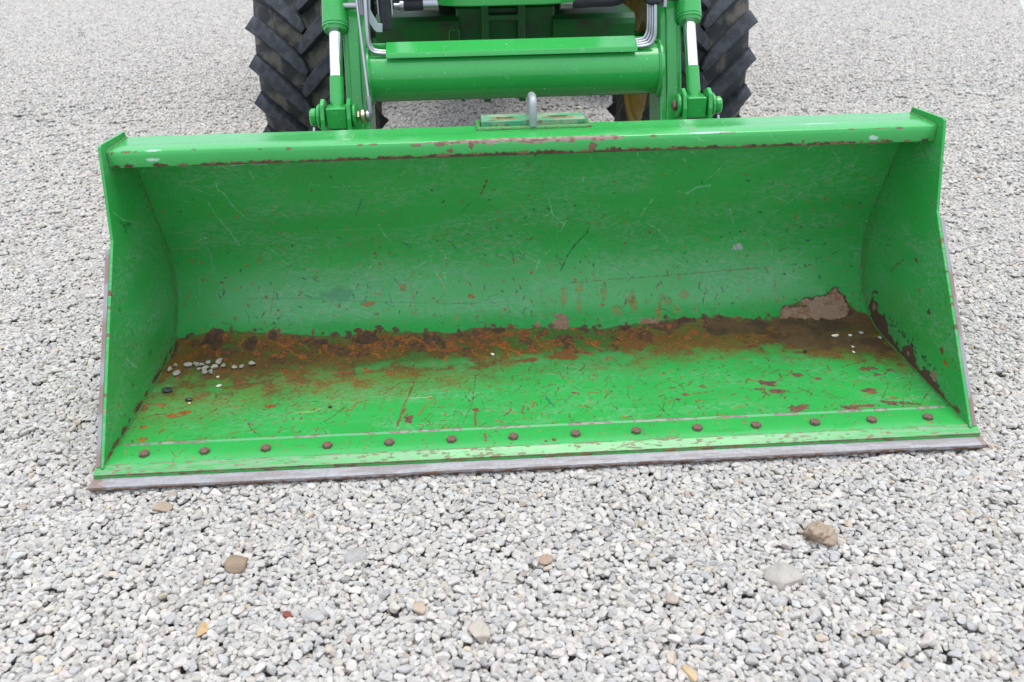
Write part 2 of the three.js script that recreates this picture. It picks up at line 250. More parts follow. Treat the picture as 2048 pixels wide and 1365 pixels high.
// ------------------------------------------------------------------ bucket
const W2 = 1.05;   // inner half width
const bucket = thing('loader_bucket', 'wide green steel loader bucket with rusty floor resting on the gravel', 'loader bucket');
const ctrl = [[0.034, -0.137], [0.0325, -0.25], [0.031, -0.36], [0.030, -0.47], [0.031, -0.545], [0.037, -0.605], [0.058, -0.66], [0.097, -0.708], [0.150, -0.744], [0.21, -0.764], [0.27, -0.765], [0.33, -0.750], [0.44, -0.708], [0.56, -0.662], [0.652, -0.627]];
const shellProf = new THREE.CatmullRomCurve3(ctrl.map(([y, z]) => V3(0, y, z)), false, 'centripetal').getPoints(90).map((v) => [v.y, v.z]);
const SL = [0]; for (let i = 1; i < shellProf.length; i++) SL.push(SL[i - 1] + Math.hypot(shellProf[i][0] - shellProf[i - 1][0], shellProf[i][1] - shellProf[i - 1][1]));
const ST = SL[SL.length - 1];
function onShell(px, py) {   // photo pixel -> metres on the unrolled bucket sheet
  const d = dirOf(px, py); let best = null;
  for (let i = 0; i + 1 < shellProf.length; i++) {
    const [y0, z0] = shellProf[i], [y1, z1] = shellProf[i + 1], ey = y1 - y0, ez = z1 - z0, den = d.y * ez - d.z * ey; if (Math.abs(den) < 1e-9) continue;
    const wy = y0 - CAM.y, wz = z0 - CAM.z, t = (wy * ez - wz * ey) / den, k = (wy * d.z - wz * d.y) / den;
    if (t > 0 && k >= -0.001 && k <= 1.001 && (!best || t < best[2])) best = [CAM.x + d.x * t + W2, SL[i] + k * (SL[i + 1] - SL[i]), t];
  }
  return best ? [best[0], best[1]] : [0, -1];
}
const line = (pts) => pts.map(([x, y]) => onShell(x, y));
const interp = (tab, x) => { if (x <= tab[0][0]) return tab[0][1]; for (let i = 1; i < tab.length; i++) if (x <= tab[i][0]) { const [a, b] = tab[i - 1], [c, d] = tab[i]; return b + (d - b) * (x - a) / (c - a); } return tab[tab.length - 1][1]; };
const shell = new Sheet(2 * W2, ST, 1536, 1000);
{
  const S = shell; paintBase(S, 0.30, 3, 0.26);
  // upper edge of the rusted, flooded zone and where its film thins out towards the cutting edge (metres on the sheet)
  const up = line([[357, 676], [400, 668], [470, 661], [540, 664], [600, 668], [690, 673], [740, 660], [800, 662], [860, 665], [920, 662], [960, 655], [1010, 656], [1080, 655], [1130, 656], [1190, 657], [1260, 649], [1310, 641], [1380, 637], [1450, 634], [1520, 641], [1556, 637], [1566, 616], [1600, 600], [1650, 592], [1674, 575], [1692, 600], [1715, 622], [1735, 630]]);
  const solid = line([[346, 742], [450, 748], [560, 748], [700, 738], [800, 726], [900, 722], [1000, 712], [1100, 706], [1200, 702], [1300, 697], [1400, 692], [1480, 690], [1560, 694], [1640, 705], [1700, 712], [1760, 716], [1790, 722]]);
  const thin = line([[240, 892], [330, 872], [450, 850], [560, 832], [700, 810], [800, 796], [900, 780], [1000, 764], [1100, 748], [1200, 738], [1300, 728], [1400, 716], [1500, 706], [1600, 710], [1700, 722], [1800, 735]]);
  const r = rng(321);
  // faint rub marks and speckle all over the back
  scratches(S, 520, 71, { y0: 0.62, len: 0.11, a: 0.42, wd: 0.0014, col: [0.10, 0.30, 0.12] });
  scratches(S, 330, 72, { y0: 0.55, len: 0.05, a: 0.5, wd: 0.0011, col: [0.16, 0.30, 0.10] });
  scratches(S, 60, 73, { y0: 0.66, len: 0.09, a: 0.8, wd: 0.0017, col: [0.30, 0.46, 0.32] });
  scratches(S, 110, 77, { y0: 0.54, y1: 0.86, len: 0.035, a: 0.85, wd: 0.0022, col: [0.03, 0.05, 0.045] }); scratches(S, 130, 78, { y0: 0.54, y1: 0.95, len: 0.028, a: 0.8, wd: 0.0026, bias: 1.57, turn: 1.2, col: [0.26, 0.12, 0.04] });
  scratches(S, 60, 74, { y0: 0.60, y1: 1.0, len: 0.05, a: 0.7, wd: 0.0016, bias: Math.PI / 2, turn: 0.9, col: [0.26, 0.15, 0.05] });
  for (let i = 0; i < 900; i++) { const x = r() * 2.1, y = 0.53 + Math.abs(r() - r()) * 0.62, q = 0.0009 + 0.0028 * r() * r(); S.blob(x, y, q * (1 + r()), q * (1 + 1.3 * r()), orangeAt, { seed: i, a: 0.35 + 0.45 * r(), amp: 0.8, rough: 0.7, bump: 0.45 }); }
  for (let i = 0; i < 110; i++) { const x = r() * 2.1, y = 0.56 + r() * 0.6, q = 0.001 + 0.002 * r(); S.blob(x, y, q * 2.2, q, () => [0.02, 0.045, 0.03], { seed: i, a: 0.8, amp: 0.8, ang: r() * 3 }); }
  // named marks on the back, from the photograph
  const mk = (pts, wd, col, a = 0.85, rg = 0.5) => S.stroke(line(pts), wd, col, a, 0.6, 0.35, rg), DK = [0.018, 0.03, 0.028], PL = [0.22, 0.44, 0.26], BR = [0.13, 0.09, 0.04];
  mk([[480, 598], [600, 597], [760, 605], [900, 607], [1000, 606], [1100, 563], [1190, 562]].slice(0, 5), 0.0016, [0.02, 0.10, 0.05], 0.7);
  mk([[1140, 566], [1240, 558], [1330, 552], [1430, 543], [1530, 535]], 0.0022, [0.09, 0.07, 0.03], 0.85); mk([[1530, 535], [1537, 548]], 0.004, BR);
  mk([[1122, 541], [1135, 512], [1150, 490], [1172, 468], [1178, 456]], 0.0042, DK, 0.9);
  mk([[430, 362], [436, 380], [447, 386], [470, 418], [497, 440]], 0.0026, PL, 0.8); mk([[416, 405], [432, 432], [460, 465], [478, 490]], 0.003, PL, 0.75); mk([[410, 480], [421, 510], [428, 545]], 0.006, [0.10, 0.33, 0.17], 0.6);
  mk([[500, 478], [560, 472], [640, 462], [720, 458], [790, 460], [850, 452], [900, 446]], 0.0028, [0.09, 0.33, 0.13], 0.6); mk([[750, 452], [800, 457], [860, 452], [920, 440], [955, 428]], 0.003, [0.08, 0.31, 0.13], 0.6); mk([[505, 425], [600, 418], [690, 406], [760, 405]], 0.0022, [0.09, 0.32, 0.13], 0.6);
  mk([[1098, 395], [1105, 428], [1128, 450], [1122, 462]], 0.003, PL, 0.75); mk([[1128, 450], [1135, 440]], 0.0025, PL, 0.8); mk([[1372, 388], [1395, 374], [1420, 371]], 0.006, PL, 0.75); mk([[1279, 435], [1292, 415], [1305, 400]], 0.004, PL, 0.65); mk([[1166, 362], [1170, 349]], 0.003, PL, 0.9);
  mk([[1545, 427], [1575, 408], [1605, 384]], 0.0025, PL, 0.55); mk([[1610, 305], [1625, 290]], 0.004, PL, 0.6); mk([[1665, 350], [1690, 336], [1707, 332]], 0.0025, PL, 0.8); mk([[1666, 300], [1680, 325]], 0.002, PL, 0.7);
  mk([[1420, 470], [1470, 458], [1480, 470]].slice(0, 2), 0.003, [0.10, 0.33, 0.15], 0.6);
  for (const [x, y, dx, dy] of [[724, 397, -10, 28], [940, 405, -16, 20], [1318, 415, 8, 1]]) mk([[x, y], [x + dx, y + dy]], 0.0032, [0.03, 0.07, 0.09], 0.75);
  for (const [x, y] of [[716, 570], [706, 588], [733, 594], [940, 565], [968, 572], [1027, 556], [1040, 572], [1050, 592], [1062, 600], [1050, 616], [1062, 622], [448, 583], [437, 590], [553, 588], [528, 625], [1334, 542], [1322, 562], [1318, 568], [1210, 564], [1398, 568], [1408, 595], [1414, 580], [1444, 574], [1436, 588]]) { mk([[x, y], [x - 5 + 8 * r(), y + 5 + 7 * r()]], 0.0045, r() < 0.5 ? [0.05, 0.05, 0.07] : RUST, 0.9, 0.35); }
  mk([[962, 388], [968, 374], [974, 362]], 0.007, RUST, 0.95, 0.6); mk([[984, 376], [990, 381]], 0.005, RUST, 0.9);
  mk([[707, 462], [722, 492], [738, 520]], 0.0022, [0.20, 0.12, 0.04], 0.8); mk([[548, 576], [543, 610], [538, 640]], 0.0028, [0.26, 0.13, 0.04], 0.85); mk([[815, 555], [826, 590], [833, 632]], 0.0026, [0.24, 0.14, 0.05], 0.8); mk([[1081, 572], [1083, 600], [1086, 634]], 0.0024, [0.2, 0.12, 0.05], 0.8); mk([[1548, 560], [1556, 585], [1562, 608]], 0.0032, [0.24, 0.13, 0.05], 0.85); mk([[1388, 590], [1392, 612], [1396, 630]], 0.006, [0.25, 0.15, 0.07], 0.55);
  S.blob(...onShell(735, 609), 0.018, 0.008, orangeAt, { seed: 3, a: 0.75 }); S.blob(...onShell(942, 593), 0.009, 0.007, orangeAt, { seed: 4, a: 0.8 }); S.blob(...onShell(806, 575), 0.010, 0.012, orangeAt, { seed: 5, a: 0.6 });
  S.blob(...onShell(1474, 495), 0.016, 0.011, (x, y) => mix([0.45, 0.36, 0.40], [0.10, 0.30, 0.16], sstep(0.45, 0.6, vn(x * 260 + y * 160, y * 40))), { seed: 7, a: 0.8, rough: 0.6, amp: 0.9 });
  S.blob(...onShell(675, 590), 0.045, 0.018, () => [0.02, 0.17, 0.075], { seed: 8, a: 0.6, amp: 1, soft: 0.5, rough: 0.4, bump: 0.5 });
  for (let i = 0; i < 14; i++) { const [x, y] = onShell(1100 + r() * 330, 570 + r() * 60); S.blob(x, y, 0.006 + 0.008 * r(), 0.01 + 0.02 * r(), orangeAt, { seed: 40 + i, a: 0.4, amp: 1.1 }); }
  // the floor: fine rust nicks and scratches, smoother glossy patches
  for (let i = 0; i < 34; i++) { const x = r() * 2.1, y = 0.004 + 0.14 * r() * r(); S.blob(x, y, 0.03 + 0.05 * r(), 0.010 + 0.018 * r(), (x2, y2) => greenAt(x2 + 3, y2), { seed: 60 + i, a: 0.9, amp: 0.9, rough: 0.10, bump: 0.58, soft: 0.15 }); }
  for (let i = 0; i < 760; i++) { const x = r() * 2.1, y = r() * 0.30, q = 0.0010 + 0.0024 * r() * r(); S.blob(x, y, q * (1.2 + 1.6 * r()), q, r() < 0.5 ? rustAt : orangeAt, { seed: 90 + i, a: 0.55 + 0.4 * r(), amp: 0.9, ang: r() * 3.1 }); }
  scratches(S, 400, 75, { y1: 0.32, len: 0.048, a: 1, wd: 0.0030, col: [0.105, 0.052, 0.018], bias: 0.9, turn: 1.7 }); scratches(S, 240, 79, { y1: 0.40, len: 0.024, a: 1, wd: 0.0036, col: [0.21, 0.075, 0.016], bias: 0.4, turn: 2.2 });
  scratches(S, 80, 76, { y1: 0.24, len: 0.06, a: 0.85, wd: 0.002, col: [0.035, 0.05, 0.02] });
  mk([[795, 848], [806, 815], [825, 775], [828, 764], [800, 766], [768, 788]], 0.0052, RUST, 0.95, 0.35); mk([[793, 852], [800, 838], [812, 812]], 0.007, RUST, 0.9); S.blob(...onShell(817, 838), 0.012, 0.022, rustAt, { seed: 11, amp: 0.9 }); mk([[838, 830], [850, 812], [872, 802]], 0.006, [0.2, 0.09, 0.02], 0.9); mk([[690, 824], [715, 806], [732, 802]], 0.005, [0.17, 0.08, 0.02], 0.9); mk([[640, 848], [668, 832], [695, 808]], 0.003, DARKRUST, 0.9);
  mk([[590, 826], [625, 824], [640, 818]], 0.0032, [0.42, 0.5, 0.16], 0.8); mk([[812, 797], [840, 796], [862, 794]], 0.003, [0.45, 0.5, 0.18], 0.75); mk([[496, 846], [502, 860], [520, 872]], 0.0028, DARKRUST, 0.9); mk([[952, 818], [950, 835], [951, 852]], 0.006, RUST, 0.95, 0.3); S.blob(...onShell(950, 820), 0.010, 0.008, rustAt, { seed: 12 }); mk([[1047, 812], [1044, 826], [1050, 828]], 0.005, RUST, 0.95, 0.3); mk([[1092, 794], [1100, 806], [1108, 812]], 0.009, [0.02, 0.11, 0.06], 0.8, 0.2); mk([[952, 745], [947, 790], [945, 806], [925, 850]], 0.0022, DARKRUST, 0.8); mk([[1315, 808], [1325, 820], [1338, 832]], 0.0032, DARKRUST, 0.85); mk([[1170, 812], [1183, 817]], 0.0075, RUST, 0.95);
  for (const [px, py, a, b] of [[1594, 816, 0.026, 0.018], [1700, 814, 0.03, 0.010], [1740, 812, 0.02, 0.008], [1790, 806, 0.026, 0.012], [1825, 808, 0.03, 0.006], [1540, 766, 0.026, 0.015], [1550, 783, 0.03, 0.009], [1520, 779, 0.016, 0.007], [1596, 750, 0.02, 0.02], [1632, 757, 0.011, 0.010], [1737, 738, 0.022, 0.010], [1756, 750, 0.011, 0.010], [1738, 782, 0.016, 0.015], [1780, 740, 0.014, 0.009], [1370, 790, 0.016, 0.014], [1354, 800, 0.014, 0.010], [1345, 776, 0.012, 0.006], [1150, 786, 0.014, 0.008], [330, 855, 0.0, 0.0], [285, 880, 0.018, 0.012], [342, 880, 0.012, 0.006], [345, 832, 0.035, 0.014], [370, 826, 0.03, 0.012], [285, 855, 0.016, 0.010], [480, 765, 0.014, 0.016], [540, 812, 0.018, 0.016], [285, 820, 0.02, 0.02]]) if (a) S.blob(...onShell(px, py), a * (px > 1480 ? 0.9 : 0.62), b * (px > 1480 ? 0.9 : 0.62), px < 560 ? orangeAt : rustAt, { seed: px, amp: 1.25, freq: 1.0, rim: { w: 0.1, col: sc(DARKRUST, 1.5) } });
  { const pts = []; for (let x = 0.02; x < 2.09; x += 0.02) pts.push([x, 0.0095 + 0.0012 * (vn(x * 40, 1) - 0.5)]); S.stroke(pts, 0.0022, [0.03, 0.022, 0.014], 0.9, 0.8, 0.3, 0.75); for (let i = 0; i < 90; i++) S.blob(r() * 2.1, 0.010 + 0.004 * r(), 0.002 + 0.006 * r(), 0.0012 + 0.002 * r(), rustAt, { seed: 900 + i, a: 0.85, amp: 1 }); }
  // the rusted, flooded zone at the back of the floor: brown film with grain, rust scabs, flakes of green left standing
  S.each((x, y, k) => {
    if (y > 0.75) return;
    const wob = (fbm(x * 16, y * 16, 4) - 0.5), u = interp(up, x) + (fbm(x * 26 + 4, 3.3, 4) - 0.5) * 0.018, so = interp(solid, x), th = interp(thin, x);
    if (y > u) return;
    const depth = u - y, g = fbm(x * 55, y * 75, 4), gr = fbm(x * 8 + 70, y * 11, 4), fine = fbm(x * 330, y * 330, 2);
    // wet silt below the tide line, darkened to paint in the water's dark reflection
    S.put(k, mix([0.035, 0.150, 0.028], [0.075, 0.095, 0.02], g), 0.85 * sstep(0.0, 0.004, depth) * sstep(so - 0.02, so + 0.03, y + wob * 0.05), 0.22);
    // film of rusty silt: full towards the back, broken up where it thins out
    let film = sstep(th - 0.05 + wob * 0.14, so + 0.01 + wob * 0.09, y); film *= 0.97 - 0.70 * sstep(0.57, 0.70, gr + (x > 0.95 && x < 1.42 ? 0.09 : 0) - (x < 0.55 || x > 1.5 ? 0.07 : 0));
    film *= 0.62 + 0.5 * sstep(0.34, 0.62, fbm(x * 21 + 8, y * 27 + 3, 4));
    film *= sstep(-0.01, 0.04, depth + 0.035 * (g - 0.45)) * 0.8 + 0.2 * sstep(0.0, 0.012, depth);
    if (film > 0.02) S.put(k, sc(mix(MUD, [0.125, 0.050, 0.022], sstep(0.4, 0.65, gr)), 0.6 + 0.75 * fine), clamp(film * (0.8 + 0.5 * sstep(0.2, 0.8, fbm(x * 140, y * 140, 3)))) * 0.93, 0.20 + 0.22 * fine, 0.5 + 0.2 * (fine - 0.5));
    if (y > th) S.r[k] = Math.min(S.r[k], 0.26);
    // scabs just under the edge
    const far = 0.2 * sstep(0.10, 0.20, depth), sb = fbm(x * 30 + 11, y * 26 + 5, 5) - far + 0.13 * (1 - sstep(0.0, 0.075, Math.abs(depth - 0.045)));
    if (sb > 0.635) { const q = sstep(0.635, 0.665, sb); S.put(k, rustAt(x, y), q * 0.92, 0.62, 0.62 + 0.3 * (fine - 0.5)); }
    const ob = fbm(x * 36 + 31, y * 30 + 15, 4) - far + 0.13 * (1 - sstep(0, 0.05, Math.abs(depth - 0.075))) - (x > 1.35 ? 0.05 : 0);
    if (ob > 0.71) S.put(k, mix(RUST, ORANGE, sstep(0.35, 0.6, fbm(x * 210, y * 210, 3))), sstep(0.71, 0.76, ob) * 0.9, 0.65, 0.7);
    if (depth < 0.0035) S.put(k, [0.10, 0.20, 0.07], 0.55, 0.4, 0.5);
  });
  for (let i = 0; i < 38; i++) { const x = r() * 1.7 + 0.03, u = interp(up, x); S.blob(x, u + 0.014 * (r() - 0.45), 0.004 + 0.010 * r(), 0.004 + 0.012 * r(), i % 3 ? rustAt : darkRustAt, { seed: 1300 + i, amp: 1.1, freq: 1.2, a: 0.92, rough: 0.7, bump: 0.3 }); }
  for (let i = 0; i < 26; i++) { const x = r() * 1.6 + 0.05, u = interp(up, x) - 0.015 - 0.09 * r(), l = 0.02 + 0.04 * r(); S.stroke([[x, u], [x + l * (r() - 0.3), u - l * 0.5], [x + l * (r() - 0.2) * 1.4, u - l]], 0.003 + 0.003 * r(), sc(ORANGE, 1.05), 0.95, 0.7, 0.7, 0.8); }
  for (let i = 0; i < 700; i++) { const x = r() * 2.1, u = interp(up, x), t = interp(thin, x), y = t - 0.06 + (u - t + 0.06) * (1 - r() * r()), q = 0.0012 + 0.004 * r() * r(); S.blob(x, y - 0.01, q * (1 + 1.5 * r()), q * (0.8 + 0.6 * r()), orangeAt, { seed: 700 + i, a: 0.5 + 0.45 * r(), amp: 1.1, ang: r() * 3 }); }
  for (const [px, py, a, b, n] of [[755, 690, 0.03, 0.05, 1.2], [735, 672, 0.02, 0.02, 0], [795, 676, 0.03, 0.012, 0], [520, 688, 0.022, 0.012, 0], [585, 685, 0.014, 0.012, 0], [905, 690, 0.022, 0.05, 0.4], [950, 688, 0.03, 0.022, 0], [975, 672, 0.02, 0.016, 0], [1010, 668, 0.03, 0.014, 0], [1050, 668, 0.02, 0.012, 0], [1100, 682, 0.045, 0.008, 0.2], [1390, 668, 0.06, 0.006, 0], [480, 765, 0.016, 0.02, 0], [690, 745, 0.025, 0.01, 0], [735, 742, 0.02, 0.02, 0.4], [780, 744, 0.018, 0.012, 0], [1590, 656, 0.05, 0.008, 0], [345, 832, 0.03, 0.010, 0.2], [320, 812, 0.025, 0.014, 0], [895, 702, 0.03, 0.01, 0.2]]) S.blob(...onShell(px, py), a * 0.72, b * 0.72, (x, y) => mix(RUST, sc(ORANGE, 0.9), sstep(0.35, 0.65, fbm(x * 200, y * 200, 3))), { seed: px + 3, amp: 1.7, freq: 1.2, a: 0.8, ang: n, rough: 0.7, bump: 0.65 });
  // paint flaked to bare scale along the edge
  const flake = (px, py, a, b, o = {}) => S.blob(...onShell(px, py), a, b, tanAt, { seed: px, amp: 0.42, freq: 1.3, rim: { w: 0.10, col: DARKRUST }, rough: 0.85, bump: 0.2, ...o });
  for (const [px, py, a, b] of [[1690, 655, 0.14, 0.055], [1600, 650, 0.12, 0.05], [1735, 690, 0.07, 0.06], [1640, 680, 0.12, 0.05], [1480, 655, 0.10, 0.03]]) S.blob(...onShell(px, py), a, b, (x, y) => sc(mix([0.125, 0.062, 0.032], [0.075, 0.04, 0.026], sstep(0.4, 0.65, fbm(x * 24, y * 24, 4))), 0.6 + 0.8 * fbm(x * 260, y * 260, 2)), { seed: px + 1, amp: 0.6, freq: 1.2, rough: 0.4, bump: 0.3, a: 0.9 });
  const P = line([[1556, 640], [1564, 617], [1590, 611], [1614, 613], [1603, 600], [1626, 599], [1652, 591], [1672, 574], [1684, 592], [1690, 604], [1702, 618], [1697, 634], [1662, 639], [1622, 637], [1580, 634]]);
  const inside = (x, y) => { let c = false; for (let i = 0, j = P.length - 1; i < P.length; j = i++) if ((P[i][1] > y) !== (P[j][1] > y) && x < (P[j][0] - P[i][0]) * (y - P[i][1]) / (P[j][1] - P[i][1]) + P[i][0]) c = !c; return c; };
  S.box(P[0][0] - 0.05, P[10][0] + 0.05, Math.min(...P.map((q) => q[1])) - 0.03, Math.max(...P.map((q) => q[1])) + 0.03, (x, y, k) => { const wx = x + (fbm(x * 60, y * 60, 4) - 0.5) * 0.022, wy = y + (fbm(x * 60 + 30, y * 60 + 9, 4) - 0.5) * 0.022, a = inside(wx, wy), b = inside(wx - 0.006, wy + 0.001) || inside(wx - 0.001, wy - 0.005); if (a) { const n = fbm(x * 45, y * 45, 4), f = fbm(x * 260, y * 260, 2); S.put(k, sc(mix(mix(TAN, [0.22, 0.10, 0.05], sstep(0.45, 0.7, n)), [0.31, 0.20, 0.14], sstep(0.5, 0.8, f)), 0.9 + 0.2 * f), 0.97, 0.85, 0.25 + 0.3 * f); } else if (b) S.put(k, DARKRUST, 0.9, 0.7, 0.3); });
  for (const [px, py, a, b] of [[1122, 645, 0.026, 0.026], [1300, 643, 0.034, 0.011], [1076, 650, 0.010, 0.010]]) S.blob(...onShell(px, py), a, b, (x, y) => sc(mix(TAN, RUST, 0.5 * fbm(x * 60, y * 60, 3)), 0.7 + 0.6 * fbm(x * 240, y * 240, 2)), { seed: px, amp: 0.8, freq: 1.6, rough: 0.85, bump: 0.25 });
  for (const [px, py, a, b] of [[735, 675, 0.045, 0.03], [500, 688, 0.02, 0.028], [430, 680, 0.035, 0.03], [545, 668, 0.012, 0.02], [640, 685, 0.022, 0.012], [1370, 640, 0.03, 0.012], [1250, 655, 0.02, 0.010], [1000, 662, 0.02, 0.012], [1130, 712, 0.035, 0.030], [1060, 720, 0.03, 0.012], [1270, 690, 0.045, 0.030]]) S.blob(...onShell(px, py), a, b, py > 685 && px > 900 ? (x, y) => sc(MUD, 0.75 + 0.4 * fbm(x * 200, y * 200, 2)) : darkRustAt, { seed: px, amp: 0.75, freq: 1.2, rough: 0.5, bump: 0.3, rim: { w: 0.06, col: sc(ORANGE, 0.55) } });
}
part('floor_and_back_sheet', sweepX(shellProf, -W2, W2, 1, 0), shell.material({ bump: 0.0012 }), bucket);
{ // outer skin, 9 mm behind
  const o = shellProf.map(([y, z], i) => { const a = shellProf[Math.max(0, i - 1)], b = shellProf[Math.min(shellProf.length - 1, i + 1)], dy = b[0] - a[0], dz = b[1] - a[1], l = Math.hypot(dy, dz); return [y + dz / l * 0.009, z - dy / l * 0.009]; });
  part('outer_skin', boxUV(sweepX(o, -W2, W2, 1, 0)), M.green, bucket);
}
// side plates
const sideOutline = [[0.684, -0.634], [0.694, -0.470], [0.690, -0.462], [0.676, -0.458], [0.47, -0.404], [0.44, -0.380], [0.036, -0.046], [0.018, -0.046], [0.018, -0.56], [0.026, -0.62], [0.05, -0.68], [0.09, -0.728], [0.15, -0.765], [0.21, -0.782], [0.27, -0.783], [0.34, -0.768], [0.56, -0.680]];
for (const sd of [-1, 1]) {
  const S = new Sheet(0.85, 0.72, 1024, 868), P = (px, py) => { const v = at(px, py, 'x', sd * W2); return [-v.z, v.y]; }, mk = (pts, wd, col, a = 0.85, rg = 0.5) => S.stroke(pts.map(([x, y]) => P(x, y)), wd, col, a, 0.6, 0.4, rg), r = rng(900 + sd);
  paintBase(S, 0.30, 5 + sd, 0.3); scratches(S, 90, 60 + sd, { len: 0.07, a: 0.4 }); scratches(S, 14, 63 + sd, { len: 0.09, a: 0.6, col: [0.28, 0.45, 0.30] });
  for (let i = 0; i < 170; i++) { const q = 0.001 + 0.003 * r() * r(); S.blob(0.05 + r() * 0.75, 0.03 + r() * r() * 0.6, q * (1 + r()), q * (1 + r()), i % 3 ? orangeAt : rustAt, { seed: i, a: 0.35 + 0.4 * r(), amp: 0.9 }); }
  // browner band beside the inside weld
  const seam = shellProf.filter(([y]) => y > 0.07 && y < 0.36).map(([y, z]) => [-z - 0.024, y]);
  for (let i = 0; i + 1 < seam.length; i += 3) S.blob(...seam[i], 0.011, 0.016, (x, y) => mix([0.12, 0.15, 0.035], [0.05, 0.2, 0.035], vn(x * 120, y * 60)), { seed: i, a: 0.45, soft: 0.6, amp: 0.4, rough: 0.45, bump: 0.55 });
  // rust along the floor joint
  for (let i = 0; i < 46; i++) { const t = r(); S.blob(0.08 + 0.6 * t, 0.034 + 0.012 * r(), 0.006 + 0.016 * r(), 0.003 + 0.007 * r(), rustAt, { seed: 200 + i, amp: 1, a: 0.85 }); }
  if (sd > 0) {
    for (const [px, py, a, b, an] of [[1752, 630, 0.05, 0.030, 0.9], [1765, 660, 0.045, 0.028, 0.4], [1778, 690, 0.045, 0.025, 0.3], [1792, 705, 0.03, 0.02, 0], [1815, 715, 0.035, 0.028, 0.2], [1830, 740, 0.02, 0.014, 0], [1862, 762, 0.042, 0.026, 0]]) S.blob(...P(px, py), a * 1.2, b * 1.2, (x, y) => mix(darkRustAt(x, y), [0.09, 0.05, 0.035], 0.4), { seed: px, amp: 0.75, freq: 1.1, ang: an });
    S.blob(...P(1749, 614), 0.012, 0.010, tanAt, { seed: 3 }); S.blob(...P(1868, 752), 0.018, 0.014, tanAt, { seed: 4, amp: 0.5 }); S.blob(...P(1817, 708), 0.008, 0.006, tanAt, { seed: 6 });
    for (let i = 0; i < 40; i++) S.blob(...P(1765 + i * 2.4 + 14 * r(), 640 + i * 2.6 - 14 * r()), 0.002 + 0.003 * r(), 0.002 + 0.003 * r(), () => [0.02, 0.035, 0.02], { seed: i, amp: 0.9 });
    mk([[1782, 544], [1795, 528], [1808, 520]], 0.006, RUST, 0.8, 0.6); S.blob(...P(1833, 520), 0.008, 0.006, rustAt, { seed: 8 }); S.blob(...P(1858, 624), 0.008, 0.007, rustAt, { seed: 9 }); S.blob(...P(1885, 702), 0.010, 0.009, rustAt, { seed: 10 }); S.blob(...P(1893, 728), 0.014, 0.006, orangeAt, { seed: 12 }); mk([[1790, 512], [1820, 498], [1862, 490]], 0.0022, [0.12, 0.28, 0.1]); mk([[1885, 740], [1900, 765]], 0.003, RUST, 0.7);
  } else {
    for (let i = 0; i < 9; i++) mk([[236 + i * 2.4, 440 + 3 * i + r() * 3], [262 - i * 2, 447 + i * 2.4]], 0.003, [0.012, 0.09, 0.025], 0.75, 0.7);
    mk([[225, 424], [245, 440], [280, 447]], 0.0022, [0.2, 0.42, 0.22], 0.7); mk([[252, 715], [262, 728], [272, 734]], 0.0026, [0.3, 0.48, 0.3], 0.8); mk([[248, 515], [262, 512], [285, 512]], 0.002, [0.25, 0.42, 0.2], 0.6); S.blob(...P(300, 707), 0.012, 0.008, () => [0.012, 0.12, 0.04], { seed: 3, a: 0.7, amp: 1 }); mk([[284, 490], [278, 505], [272, 525]], 0.003, [0.14, 0.17, 0.05], 0.6);
  }
  // worn front edge
  for (let i = 0; i < 5; i++) { const t = r(), y = 0.05 + 0.40 * t, z = 0.05 + 0.334 * (y - 0.05) / 0.4; S.blob(z + 0.002, y, 0.002 + 0.003 * r(), 0.006 + 0.014 * r(), rustAt, { seed: i, amp: 0.9, a: 0.8 }); }
  const g = plateYZ(sideOutline, sd * W2, sd * (W2 + 0.008), 0.002), p = g.attributes.position, uv = new Float32Array(p.count * 2); for (let i = 0; i < p.count; i++) { uv[2 * i] = -p.getZ(i) / 0.85; uv[2 * i + 1] = p.getY(i) / 0.72; } g.setAttribute('uv', new THREE.BufferAttribute(uv, 2));
  const side = part('side_plate', g, S.material({ bump: 0.001 }), bucket);
  // cutter strip bolted along the lower front edge, worn bare
  const e = tile(300 + sd, (x, y) => { const n = fbm(x * 26, y * 26, 4); return mix([0.25, 0.24, 0.245], [0.20, 0.14, 0.115], sstep(0.35, 0.6, n)); }, () => 0.5, 256, 0.25, (x, y) => fbm(x * 90, y * 90, 3));
  part('side_cutter', boxUV(plateYZ([[0.452, -0.394], [0.036, -0.050], [0.036, -0.120], [0.43, -0.452]], sd * (W2 + 0.0092), sd * (W2 + 0.0200), 0.0015), 4), e.material({ bump: 0.0008 }), side);
  part('weld_bead', new THREE.TubeGeometry(new THREE.CatmullRomCurve3(shellProf.filter((_, i) => i % 3 === 0).map(([y, z]) => V3(sd * (W2 - 0.001), y + 0.001, z + 0.002))), 60, 0.0024, 6), boltGreen(), side);
}
function boltGreen() { return M.weld ??= tiled(tile(401, (x, y) => mix(mix(GREEN, [0.06, 0.22, 0.06], 0.4), RUST, sstep(0.55, 0.7, fbm(x * 45, y * 45, 4))), () => 0.45, 256, 0.25, (x, y) => fbm(x * 130, y * 60, 3)), { bump: 0.001 }, 4); }
